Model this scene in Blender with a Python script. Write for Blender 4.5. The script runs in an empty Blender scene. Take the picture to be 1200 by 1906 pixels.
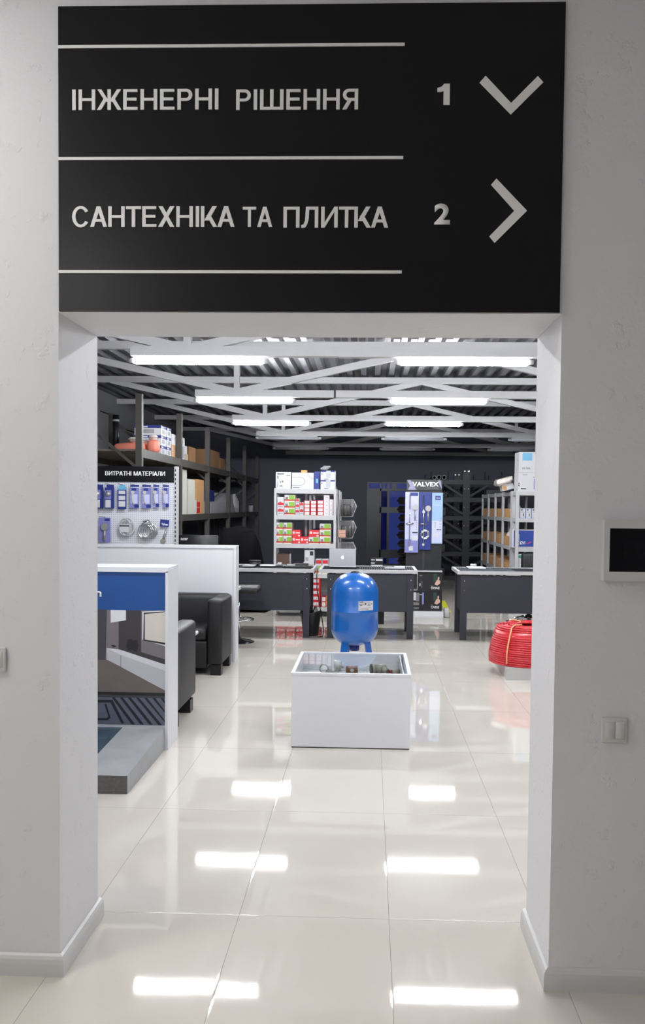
import bpy, bmesh, math, random
from mathutils import Vector, Matrix

random.seed(7)
SC = bpy.context.scene
COL = SC.collection
PI = math.pi

# ------------------------------------------------------------------ camera, world, exposure
EXPOSURE = 1.31
TUBE_POWER = 66.0          # emission of the store's tube lamps
HALL_POWER = 14.6           # emission of the hall's ceiling panels
DUSK = (0.012, 0.017, 0.070)

SC.view_settings.view_transform = 'Standard'
SC.view_settings.look = 'None'
SC.view_settings.gamma = 1.0
SC.view_settings.use_curve_mapping = False
SC.view_settings.exposure = EXPOSURE

EYE = Vector((0.0, 0.0, 1.64))
yaw, pitch, roll, fpx, ppx, ppy = 0.0336, 0.0401, 0.0105, 1619.2, 632.6, 1009.2
fwd = Vector((-math.sin(yaw) * math.cos(pitch), math.cos(yaw) * math.cos(pitch), -math.sin(pitch)))
right = Vector((math.cos(yaw), math.sin(yaw), 0.0))
up = right.cross(fwd)
r2 = right * math.cos(roll) + up * math.sin(roll)
u2 = up * math.cos(roll) - right * math.sin(roll)
cam_data = bpy.data.cameras.new('camera')
cam = bpy.data.objects.new('camera', cam_data)
COL.objects.link(cam)
m = Matrix.Identity(4)
for i in range(3):
    m[i][0], m[i][1], m[i][2], m[i][3] = r2[i], u2[i], -fwd[i], EYE[i]
cam.matrix_world = m
cam_data.sensor_fit = 'AUTO'
cam_data.sensor_width = 36.0
cam_data.lens = fpx / 1906.0 * 36.0
cam_data.shift_x = -(ppx - 600.0) / 1906.0
cam_data.shift_y = (ppy - 953.0) / 1906.0
cam_data.clip_start = 0.05
SC.camera = cam

world = bpy.data.worlds.new('dusk')
SC.world = world
world.use_nodes = True
world.node_tree.nodes['Background'].inputs[0].default_value = (*DUSK, 1)
world.node_tree.nodes['Background'].inputs[1].default_value = 1.0

cy = SC.cycles
cy.use_denoising = True
cy.max_bounces = 10
cy.diffuse_bounces = 5
cy.glossy_bounces = 5
cy.transparent_max_bounces = 12
cy.sample_clamp_indirect = 6.0
cy.caustics_reflective = False
cy.caustics_refractive = False


# ------------------------------------------------------------------ materials
def lin(c):
    return tuple((v / 255 / 12.92 if v / 255 <= 0.04045 else ((v / 255 + 0.055) / 1.055) ** 2.4) for v in c)


MATS = {}


def mat(name, rgb, rough=0.5, metal=0.0, var=0.04, scale=6.0, bump=0.0, bscale=40.0, emit=0.0, ior=1.5, coat=0.0, glow=(0.97, 0.985, 1.02)):
    if name in MATS:
        return MATS[name]
    mm = bpy.data.materials.new(name)
    mm.use_nodes = True
    nt = mm.node_tree
    b = nt.nodes['Principled BSDF']
    col = (*lin(rgb), 1)
    b.inputs['Base Color'].default_value = col
    b.inputs['Roughness'].default_value = rough
    b.inputs['Metallic'].default_value = metal
    b.inputs['IOR'].default_value = ior
    b.inputs['Coat Weight'].default_value = coat
    tc = nt.nodes.new('ShaderNodeTexCoord')
    if var > 0:
        n = nt.nodes.new('ShaderNodeTexNoise')
        n.inputs['Scale'].default_value = scale
        n.inputs['Detail'].default_value = 3
        nt.links.new(tc.outputs['Object'], n.inputs['Vector'])
        mr = nt.nodes.new('ShaderNodeMapRange')
        mr.inputs['To Min'].default_value = 1 - var * 2
        mr.inputs['To Max'].default_value = 1 + var * 2
        nt.links.new(n.outputs['Fac'], mr.inputs['Value'])
        hs = nt.nodes.new('ShaderNodeHueSaturation')
        hs.inputs['Color'].default_value = col
        nt.links.new(mr.outputs['Result'], hs.inputs['Value'])
        nt.links.new(hs.outputs['Color'], b.inputs['Base Color'])
    if bump > 0:
        n2 = nt.nodes.new('ShaderNodeTexNoise')
        n2.inputs['Scale'].default_value = bscale
        n2.inputs['Detail'].default_value = 4
        nt.links.new(tc.outputs['Object'], n2.inputs['Vector'])
        bp = nt.nodes.new('ShaderNodeBump')
        bp.inputs['Strength'].default_value = bump
        bp.inputs['Distance'].default_value = 0.01
        nt.links.new(n2.outputs['Fac'], bp.inputs['Height'])
        nt.links.new(bp.outputs['Normal'], b.inputs['Normal'])
    if emit > 0:
        b.inputs['Emission Color'].default_value = (*glow, 1)
        b.inputs['Emission Strength'].default_value = emit
    MATS[name] = mm
    return mm


def N(nt, kind, **kw):
    n = nt.nodes.new(kind)
    for k, v in kw.items():
        setattr(n, k, v)
    return n


def M2(nt, op, a, b=None):
    n = nt.nodes.new('ShaderNodeMath')
    n.operation = op
    for i, v in enumerate((a, b)):
        if v is None:
            continue
        if isinstance(v, (int, float)):
            n.inputs[i].default_value = v
        else:
            nt.links.new(v, n.inputs[i])
    return n.outputs[0]


def glass(name, tint=(250, 252, 252), refl_ior=1.5):
    mm = bpy.data.materials.new(name)
    mm.use_nodes = True
    nt = mm.node_tree
    nt.nodes.clear()
    out = nt.nodes.new('ShaderNodeOutputMaterial')
    mix = nt.nodes.new('ShaderNodeMixShader')
    tr = nt.nodes.new('ShaderNodeBsdfTransparent')
    tr.inputs[0].default_value = (*lin(tint), 1)
    gl = nt.nodes.new('ShaderNodeBsdfGlossy')
    gl.inputs['Roughness'].default_value = 0.0
    lw = nt.nodes.new('ShaderNodeLayerWeight')
    lw.inputs['Blend'].default_value = 0.5
    f0 = ((refl_ior - 1) / (refl_ior + 1)) ** 2
    p5 = M2(nt, 'POWER', lw.outputs['Facing'], 5.0)
    nt.links.new(M2(nt, 'ADD', M2(nt, 'MULTIPLY', p5, 0.3), f0 * 0.5), mix.inputs[0])   # both faces of the sheet share the reflection
    nt.links.new(tr.outputs[0], mix.inputs[1])
    nt.links.new(gl.outputs[0], mix.inputs[2])
    nt.links.new(mix.outputs[0], out.inputs[0])
    return mm


def floor_material():
    """polished cream porcelain, 60 x 120 tiles, and a grey tile band across the shop"""
    mm = bpy.data.materials.new('polished_tiles')
    mm.use_nodes = True
    nt = mm.node_tree
    b = nt.nodes['Principled BSDF']
    tc = N(nt, 'ShaderNodeTexCoord')
    sx = N(nt, 'ShaderNodeSeparateXYZ')
    nt.links.new(tc.outputs['Object'], sx.inputs[0])
    u = M2(nt, 'DIVIDE', M2(nt, 'ADD', sx.outputs[0], 0.504 + 60.0), 0.6)
    v = M2(nt, 'DIVIDE', M2(nt, 'ADD', sx.outputs[1], -3.414 + 120.0), 1.2)
    fu, fv = M2(nt, 'FRACT', u), M2(nt, 'FRACT', v)
    du = M2(nt, 'MULTIPLY', M2(nt, 'MINIMUM', fu, M2(nt, 'SUBTRACT', 1.0, fu)), 0.6)
    dv = M2(nt, 'MULTIPLY', M2(nt, 'MINIMUM', fv, M2(nt, 'SUBTRACT', 1.0, fv)), 1.2)
    d = M2(nt, 'MINIMUM', du, dv)
    grout = M2(nt, 'LESS_THAN', d, 0.0011)
    edge = N(nt, 'ShaderNodeMapRange')
    edge.inputs['From Max'].default_value = 0.006
    nt.links.new(d, edge.inputs['Value'])
    # marbling
    noi = N(nt, 'ShaderNodeTexNoise')
    noi.inputs['Scale'].default_value = 1.6
    noi.inputs['Detail'].default_value = 5
    nt.links.new(tc.outputs['Object'], noi.inputs['Vector'])
    ramp = N(nt, 'ShaderNodeMix', data_type='RGBA')
    ramp.inputs['A'].default_value = (*lin((200, 194, 183)), 1)
    ramp.inputs['B'].default_value = (*lin((210, 206, 196)), 1)
    nt.links.new(noi.outputs['Fac'], ramp.inputs['Factor'])
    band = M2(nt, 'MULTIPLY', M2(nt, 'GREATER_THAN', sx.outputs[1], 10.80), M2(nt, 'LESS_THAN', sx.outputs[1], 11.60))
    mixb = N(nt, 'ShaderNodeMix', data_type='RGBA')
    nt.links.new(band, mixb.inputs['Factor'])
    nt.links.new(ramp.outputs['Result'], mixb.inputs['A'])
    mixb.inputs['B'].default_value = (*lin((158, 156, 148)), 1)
    mixg = N(nt, 'ShaderNodeMix', data_type='RGBA')
    nt.links.new(grout, mixg.inputs['Factor'])
    nt.links.new(mixb.outputs['Result'], mixg.inputs['A'])
    mixg.inputs['B'].default_value = (*lin((150, 145, 136)), 1)
    nt.links.new(mixg.outputs['Result'], b.inputs['Base Color'])
    b.inputs['Roughness'].default_value = 0.032
    b.inputs['IOR'].default_value = 1.5
    # every tile lies at its own very slight tilt; the surface is a little wavy
    cid = N(nt, 'ShaderNodeCombineXYZ')
    nt.links.new(M2(nt, 'FLOOR', u), cid.inputs[0])
    nt.links.new(M2(nt, 'FLOOR', v), cid.inputs[1])
    wn = N(nt, 'ShaderNodeTexWhiteNoise', noise_dimensions='3D')
    nt.links.new(cid.outputs[0], wn.inputs['Vector'])
    sub = N(nt, 'ShaderNodeVectorMath', operation='SUBTRACT')
    nt.links.new(wn.outputs['Color'], sub.inputs[0])
    sub.inputs[1].default_value = (0.5, 0.5, 0.5)
    scl = N(nt, 'ShaderNodeVectorMath', operation='MULTIPLY')
    nt.links.new(sub.outputs[0], scl.inputs[0])
    scl.inputs[1].default_value = (0.004, 0.003, 0)
    wav = N(nt, 'ShaderNodeTexNoise')
    wav.inputs['Scale'].default_value = 9
    wav.inputs['Detail'].default_value = 1
    nt.links.new(tc.outputs['Object'], wav.inputs['Vector'])
    bp = N(nt, 'ShaderNodeBump')
    bp.inputs['Strength'].default_value = 0.05
    bp.inputs['Distance'].default_value = 0.002
    nt.links.new(wav.outputs['Fac'], bp.inputs['Height'])
    bp2 = N(nt, 'ShaderNodeBump')
    bp2.inputs['Strength'].default_value = 0.5
    bp2.inputs['Distance'].default_value = 0.0008
    nt.links.new(edge.outputs['Result'], bp2.inputs['Height'])
    nt.links.new(bp.outputs['Normal'], bp2.inputs['Normal'])
    add = N(nt, 'ShaderNodeVectorMath', operation='ADD')
    nt.links.new(bp2.outputs['Normal'], add.inputs[0])
    nt.links.new(scl.outputs[0], add.inputs[1])
    nrm = N(nt, 'ShaderNodeVectorMath', operation='NORMALIZE')
    nt.links.new(add.outputs[0], nrm.inputs[0])
    nt.links.new(nrm.outputs[0], b.inputs['Normal'])
    return mm


def plaster_material(name, rgb):
    mm = bpy.data.materials.new(name)
    mm.use_nodes = True
    nt = mm.node_tree
    b = nt.nodes['Principled BSDF']
    b.inputs['Base Color'].default_value = (*lin(rgb), 1)
    b.inputs['Roughness'].default_value = 0.75
    tc = N(nt, 'ShaderNodeTexCoord')
    n1 = N(nt, 'ShaderNodeTexNoise')
    n1.inputs['Scale'].default_value = 14
    n1.inputs['Detail'].default_value = 6
    n1.inputs['Roughness'].default_value = 0.6
    nt.links.new(tc.outputs['Object'], n1.inputs['Vector'])
    n2 = N(nt, 'ShaderNodeTexNoise')
    n2.inputs['Scale'].default_value = 70
    n2.inputs['Detail'].default_value = 2
    nt.links.new(tc.outputs['Object'], n2.inputs['Vector'])
    mr = N(nt, 'ShaderNodeMapRange')
    mr.inputs['From Min'].default_value = 0.6
    mr.inputs['From Max'].default_value = 0.75
    nt.links.new(n1.outputs['Fac'], mr.inputs['Value'])
    h = M2(nt, 'ADD', M2(nt, 'MULTIPLY', mr.outputs['Result'], 0.9), M2(nt, 'MULTIPLY', n2.outputs['Fac'], 0.25))
    bp = N(nt, 'ShaderNodeBump')
    bp.inputs['Strength'].default_value = 0.5
    bp.inputs['Distance'].default_value = 0.007
    nt.links.new(h, bp.inputs['Height'])
    nt.links.new(bp.outputs['Normal'], b.inputs['Normal'])
    return mm


def pegboard_material():
    mm = bpy.data.materials.new('perforated_panel')
    mm.use_nodes = True
    nt = mm.node_tree
    b = nt.nodes['Principled BSDF']
    tc = N(nt, 'ShaderNodeTexCoord')
    sx = N(nt, 'ShaderNodeSeparateXYZ')
    nt.links.new(tc.outputs['Object'], sx.inputs[0])
    P = 0.0245
    ds = []
    for k in (0, 2):
        f = M2(nt, 'FRACT', M2(nt, 'DIVIDE', M2(nt, 'ADD', sx.outputs[k], 10.0), P))
        ds.append(M2(nt, 'POWER', M2(nt, 'SUBTRACT', f, 0.5), 2.0))
    hole = M2(nt, 'LESS_THAN', M2(nt, 'SQRT', M2(nt, 'ADD', ds[0], ds[1])), 0.15)
    mx = N(nt, 'ShaderNodeMix', data_type='RGBA')
    nt.links.new(hole, mx.inputs['Factor'])
    mx.inputs['A'].default_value = (*lin((214, 216, 222)), 1)
    mx.inputs['B'].default_value = (*lin((60, 62, 70)), 1)
    nt.links.new(mx.outputs['Result'], b.inputs['Base Color'])
    b.inputs['Roughness'].default_value = 0.45
    return mm


WHITE = mat('white_laminate', (214, 215, 220), 0.35, var=0.01)
WHITE2 = mat('white_powder_steel', (182, 182, 184), 0.45, var=0.02)
PAPER = mat('white_card', (198, 198, 202), 0.6, var=0.02)
GREYC = mat('grey_print', (150, 150, 156), 0.6, var=0.05)
BLACK = mat('black_plastic', (15, 15, 19), 0.4, var=0.05)
INK = mat('black_ink', (16, 16, 20), 0.5, var=0.0)
DARK = mat('anthracite_steel', (36, 38, 48), 0.5, var=0.03)
NAVY = mat('sign_black', (6, 6, 11), 0.3, var=0.05, scale=2.0, ior=1.4)
LETTER = mat('sign_white', (238, 238, 236), 0.5, var=0.0)
RACK = mat('dusty_grey_steel', (66, 64, 60), 0.55, var=0.08)
LEATHER = mat('black_leatherette', (13, 13, 17), 0.5, var=0.05, bump=0.12, bscale=160)
BLUE = mat('blue_enamel', (0, 90, 172), 0.35, var=0.02, coat=0.6)
BLUED = mat('dark_blue_print', (22, 42, 120), 0.45, var=0.05)
BLUEL = mat('light_blue_print', (104, 170, 206), 0.5, var=0.04)
LILAC = mat('lilac_print', (122, 124, 182), 0.5, var=0.08, scale=20)
LILACL = mat('pale_lilac_print', (186, 190, 222), 0.5, var=0.06, scale=15)
RED = mat('red_carton', (190, 30, 42), 0.5, var=0.04)
REDB = mat('red_print', (176, 32, 30), 0.5, var=0.06)
GREEN = mat('leaf_green_print', (122, 168, 52), 0.5, var=0.15, scale=60)
GREY2 = mat('photo_grey', (120, 118, 112), 0.6, var=0.1, scale=60)
CARD = mat('brown_cardboard', (190, 146, 98), 0.75, var=0.06)
CARDD = mat('dull_cardboard', (126, 92, 60), 0.8, var=0.08)
SALMON = mat('salmon_insulation', (214, 126, 108), 0.5, var=0.06)
CHROME = mat('chrome', (205, 207, 210), 0.15, metal=1.0, var=0.0)
STEEL = mat('brushed_steel', (160, 160, 162), 0.35, metal=0.5, var=0.03)
BRASS = mat('aged_brass', (140, 104, 74), 0.4, metal=0.6, var=0.1, scale=50)
CAST = mat('grey_cast_fitting', (140, 136, 128), 0.5, metal=0.3, var=0.1, scale=50)
REDP = mat('red_pipe', (196, 40, 50), 0.28, var=0.04)
STRAP = mat('peach_strap', (240, 176, 128), 0.5, var=0.03)
ALU = mat('silver_aluminium', (212, 213, 220), 0.45, metal=0.0, var=0.02)
TRUSS = mat('white_truss_paint', (188, 188, 190), 0.5, var=0.03)
SLABC = mat('grey_microcement', (152, 154, 156), 0.5, var=0.12, scale=6)
MARBLE = mat('teal_marble', (58, 76, 88), 0.2, var=0.35, scale=14)
CHARW = mat('charcoal_wall_paint', (92, 95, 108), 0.8, var=0.04, scale=2)
PLASTIC_W = mat('white_plastic', (206, 206, 206), 0.4, var=0.01)
CLEAR = glass('clear_glass')
SMOKE = glass('smoked_cover', (150, 155, 165))
WRAP = mat('plastic_wrap', (214, 206, 200), 0.2, var=0.1, scale=25, bump=0.5, bscale=25)
LAMP = mat('lit_tube', (255, 255, 255), 0.4, var=0.0, emit=TUBE_POWER)
LAMPOFF = mat('unlit_tube', (190, 192, 198), 0.3, var=0.02)
LAMPCAP = mat('tube_end_cap', (196, 198, 200), 0.35, var=0.02)
PANELLAMP = mat('lit_panel', (255, 255, 255), 0.4, var=0.0, emit=HALL_POWER, glow=(1.0, 0.982, 0.955))
PLASTER = plaster_material('white_plaster', (222, 222, 225))
TILES = floor_material()
PEG = pegboard_material()


# ------------------------------------------------------------------ mesh building
class MB:
    def __init__(s):
        s.v, s.f, s.mi, s.sm = [], [], [], []

    def add(s, verts, faces, m=0, smooth=False):
        o = len(s.v)
        s.v += [tuple(p) for p in verts]
        for f in faces:
            s.f.append([i + o for i in f])
            s.mi.append(m)
            s.sm.append(smooth)
        return s

    def box(s, x0, x1, y0, y1, z0, z1, m=0):
        return s.add([(x0, y0, z0), (x1, y0, z0), (x1, y1, z0), (x0, y1, z0), (x0, y0, z1), (x1, y0, z1), (x1, y1, z1), (x0, y1, z1)],
                     [(0, 3, 2, 1), (4, 5, 6, 7), (0, 1, 5, 4), (1, 2, 6, 5), (2, 3, 7, 6), (3, 0, 4, 7)], m)

    def rbox(s, x0, x1, y0, y1, z0, z1, b=0.02, m=0, seg=3, smooth=True):
        bm = bmesh.new()
        bmesh.ops.create_cube(bm, size=1)
        for v in bm.verts:
            v.co = Vector(((x0 + x1) / 2 + v.co.x * (x1 - x0), (y0 + y1) / 2 + v.co.y * (y1 - y0), (z0 + z1) / 2 + v.co.z * (z1 - z0)))
        bmesh.ops.bevel(bm, geom=list(bm.edges), offset=b, segments=seg, profile=0.5, affect='EDGES')
        bm.verts.index_update()
        s.add([v.co[:] for v in bm.verts], [[v.index for v in f.verts] for f in bm.faces], m, smooth)
        bm.free()
        return s

    def quad(s, pts, m=0):
        return s.add(pts, [tuple(range(len(pts)))], m)

    def print_y(s, x0, x1, y, z0, z1, m):
        return s.quad([(x0, y, z0), (x1, y, z0), (x1, y, z1), (x0, y, z1)], m)

    def cyl(s, p0, p1, r0, r1=None, n=16, m=0, caps=True, smooth=True):
        r1 = r0 if r1 is None else r1
        p0, p1 = Vector(p0), Vector(p1)
        d = (p1 - p0).normalized()
        a = d.orthogonal().normalized()
        b = d.cross(a)
        vs = []
        for p, r in ((p0, r0), (p1, r1)):
            for i in range(n):
                t = 2 * PI * i / n
                vs.append(p + (a * math.cos(t) + b * math.sin(t)) * r)
        s.add(vs, [(i, (i + 1) % n, n + (i + 1) % n, n + i) for i in range(n)], m, smooth)
        if caps:
            o = len(s.v) - 2 * n
            s.f += [[o + i for i in reversed(range(n))], [o + n + i for i in range(n)]]
            s.mi += [m, m]
            s.sm += [False, False]
        return s

    def lathe(s, prof, cx, cy, n=40, m=0, smooth=True):
        vs, fs = [], []
        for r, z in prof:
            for i in range(n):
                t = 2 * PI * i / n
                vs.append((cx + r * math.cos(t), cy + r * math.sin(t), z))
        for k in range(len(prof) - 1):
            for i in range(n):
                fs.append((k * n + i, k * n + (i + 1) % n, (k + 1) * n + (i + 1) % n, (k + 1) * n + i))
        s.add(vs, fs, m, smooth)
        o = len(s.v) - len(vs)
        for k, rev in ((0, True), (len(prof) - 1, False)):
            if prof[k][0] > 1e-5:
                ring = [o + k * n + i for i in range(n)]
                s.f.append(ring[::-1] if rev else ring)
                s.mi.append(m)
                s.sm.append(False)
        return s

    def tube(s, pts, r, n=8, m=0, closed=False):
        pts = [Vector(p) for p in pts]
        K = len(pts)
        vs, fs = [], []
        a = None
        for i, p in enumerate(pts):
            if closed:
                d = (pts[(i + 1) % K] - pts[i - 1]).normalized()
            else:
                d = (pts[min(i + 1, K - 1)] - pts[max(i - 1, 0)]).normalized()
            if a is None:
                a = d.orthogonal().normalized()
            a = (a - d * a.dot(d)).normalized()
            b = d.cross(a)
            for j in range(n):
                t = 2 * PI * j / n
                vs.append(p + (a * math.cos(t) + b * math.sin(t)) * r)
        for i in range(K if closed else K - 1):
            i2 = (i + 1) % K
            for j in range(n):
                fs.append((i * n + j, i * n + (j + 1) % n, i2 * n + (j + 1) % n, i2 * n + j))
        if not closed:
            fs.append(tuple(reversed(range(n))))
            fs.append(tuple((K - 1) * n + j for j in range(n)))
        return s.add(vs, fs, m, True)

    def ring(s, cx, cy, cz, R, r, n=48, k=8, m=0, wob=0.0):
        ph = random.random() * 6.28
        pts = [(cx + (R + wob * math.sin(3 * t + ph)) * math.cos(t), cy + (R + wob * math.sin(3 * t + ph)) * math.sin(t), cz + wob * 0.8 * math.sin(2 * t + ph))
               for t in (2 * PI * i / n for i in range(n))]
        return s.tube(pts, r, k, m, True)

    def bar(s, p0, p1, w, h, m=0):
        """rectangular bar from p0 to p1; w across (horizontal), h the other way"""
        p0, p1 = Vector(p0), Vector(p1)
        d = (p1 - p0).normalized()
        a = d.cross(Vector((0, 0, 1)))
        if a.length < 1e-4:
            a = Vector((1, 0, 0))
        a.normalize()
        b = a.cross(d)
        vs = []
        for p in (p0, p1):
            for sa, sb in ((-1, -1), (1, -1), (1, 1), (-1, 1)):
                vs.append(p + a * sa * w / 2 + b * sb * h / 2)
        return s.add(vs, [(0, 1, 2, 3), (7, 6, 5, 4), (0, 4, 5, 1), (1, 5, 6, 2), (2, 6, 7, 3), (3, 7, 4, 0)], m)

    def prism_y(s, poly, y0, y1, m=0):
        n = len(poly)
        vs = [(x, y0, z) for x, z in poly] + [(x, y1, z) for x, z in poly]
        fs = [tuple(range(n)), tuple(range(2 * n - 1, n - 1, -1))] + [(i, n + i, n + (i + 1) % n, (i + 1) % n) for i in range(n)]
        return s.add(vs, fs, m)

    def prism_x(s, poly, x0, x1, m=0):
        n = len(poly)
        vs = [(x0, y, z) for y, z in poly] + [(x1, y, z) for y, z in poly]
        fs = [tuple(range(n)), tuple(range(2 * n - 1, n - 1, -1))] + [(i, n + i, n + (i + 1) % n, (i + 1) % n) for i in range(n)]
        return s.add(vs, fs, m)

    def mesh(s, name, mats, origin=(0, 0, 0)):
        me = bpy.data.meshes.new(name)
        o = Vector(origin)
        me.from_pydata([tuple(Vector(p) - o) for p in s.v], [], s.f)
        for mm in mats:
            me.materials.append(mm)
        me.polygons.foreach_set('material_index', s.mi)
        me.polygons.foreach_set('use_smooth', s.sm)
        bm = bmesh.new()
        bm.from_mesh(me)
        bmesh.ops.recalc_face_normals(bm, faces=bm.faces)
        bm.to_mesh(me)
        bm.free()
        me.update()
        return me

    def build(s, name, mats, parent=None, origin=None):
        if not isinstance(mats, (list, tuple)):
            mats = [mats]
        if parent is not None:
            origin = WORLD[parent.name]
            o = bpy.data.objects.new(name, s.mesh(name, mats, origin))
            o.parent = parent
        else:
            origin = origin or (0, 0, 0)
            o = bpy.data.objects.new(name, s.mesh(name, mats, origin))
            o.location = origin
        COL.objects.link(o)
        WORLD[o.name] = tuple(origin)
        return o


WORLD = {}
SEEN = {}


def tag(o, label, cat, group=None):
    SEEN.setdefault(label, []).append(o.name)
    o['label'] = label
    o['category'] = cat
    if group:
        o['group'] = group
    return o


def thing(name, loc, label, cat, group=None):
    o = bpy.data.objects.new(name, None)
    o.empty_display_size = 0.05
    o.location = loc
    COL.objects.link(o)
    WORLD[o.name] = tuple(loc)
    return tag(o, label, cat, group)


def struct(o):
    o['kind'] = 'structure'
    return o


def copy_thing(root, loc, label, group=None):
    """a copy of a thing and of its parts and their sub-parts"""
    def rec(o, parent):
        c = o.copy()
        COL.objects.link(c)
        c.parent = parent
        WORLD[c.name] = tuple(loc)
        for ch in [q for q in ALLCH.get(o.name, [])]:
            rec(ch, c)
        return c
    ALLCH = {}
    for q in COL.objects:
        if q.parent:
            ALLCH.setdefault(q.parent.name, []).append(q)
    c = rec(root, None)
    c.location = loc
    c['label'] = label
    SEEN.setdefault(label, []).append(c.name)
    if group:
        c['group'] = group
    return c


def text(body, x0, x1, y, z0, z1, mat_, parent, name='lettering', bold=0.0, ext=0.001, shear=0.0, rot=0.0):
    """raised lettering in the x-z plane at depth y, facing the viewer, fitted to the given box"""
    cu = bpy.data.curves.new('lettering', 'FONT')
    cu.body = body
    cu.size = 1.0
    cu.offset = bold
    cu.shear = shear
    cu.resolution_u = 4
    to = bpy.data.objects.new('lettering_source', cu)
    COL.objects.link(to)
    bpy.context.view_layer.update()
    dg = bpy.context.evaluated_depsgraph_get()
    me = bpy.data.meshes.new_from_object(to.evaluated_get(dg))
    bpy.data.objects.remove(to)
    xs = [v.co.x for v in me.vertices]
    zs = [v.co.y for v in me.vertices]
    ax, bx, az, bz = min(xs), max(xs), min(zs), max(zs)
    o = WORLD[parent.name]
    bm = bmesh.new()
    bm.from_mesh(me)
    if ext > 0:
        r = bmesh.ops.extrude_face_region(bm, geom=list(bm.faces))
        for g in r['geom']:
            if isinstance(g, bmesh.types.BMVert):
                g.co.z = 1.0
    ca, sa = math.cos(rot), math.sin(rot)
    cx_, cz_ = (x0 + x1) / 2, (z0 + z1) / 2
    for v in bm.verts:
        X = x0 + (v.co.x - ax) / (bx - ax) * (x1 - x0)
        Z = z0 + (v.co.y - az) / (bz - az) * (z1 - z0)
        X, Z = cx_ + (X - cx_) * ca - (Z - cz_) * sa, cz_ + (X - cx_) * sa + (Z - cz_) * ca
        v.co = Vector((X - o[0], y - ext * v.co.z - o[1], Z - o[2]))
    bmesh.ops.recalc_face_normals(bm, faces=bm.faces)
    bm.to_mesh(me)
    bm.free()
    me.materials.clear()
    me.materials.append(mat_)
    ob = bpy.data.objects.new(name, me)
    ob.parent = parent
    COL.objects.link(ob)
    WORLD[ob.name] = o
    return ob


TV, TH = .150, .132
def _bar(x0, z0, x1, z1):
    return [(x0, z0), (x1, z0), (x1, z1), (x0, z1)]
def _dia(xa, za, xb, zb, t=.165):
    return [(xa, za), (xa + t, za), (xb + t, zb), (xb, zb)]
def _arc(cx, cz, rx, rz, a0, a1, n=14):
    out = []
    for i in range(n):
        q_ = []
        for a in (a0 + (a1 - a0) * i / n, a0 + (a1 - a0) * (i + 1) / n):
            q_.append((a, 1))
        a, b_ = q_[0][0], q_[1][0]
        out.append([(cx + rx * math.cos(a), cz + rz * math.sin(a)), (cx + rx * math.cos(b_), cz + rz * math.sin(b_)),
                    (cx + (rx - TV) * math.cos(b_), cz + (rz - TH) * math.sin(b_)), (cx + (rx - TV) * math.cos(a), cz + (rz - TH) * math.sin(a))])
    return out
def _bowl(x0, x1, z0, z1, flip=False):
    r = (z1 - z0) / 2
    rx = min(r, (x1 - x0) * .55)
    ps = [_bar(x0, z1 - TH, x1 - rx, z1), _bar(x0, z0, x1 - rx, z0 + TH)] + _arc(x1 - rx, (z0 + z1) / 2, rx, r, -PI / 2, PI / 2)
    return ps
def _mirror(ps, w):
    return [[(w - x, z) for x, z in p][::-1] for p in ps]
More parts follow.
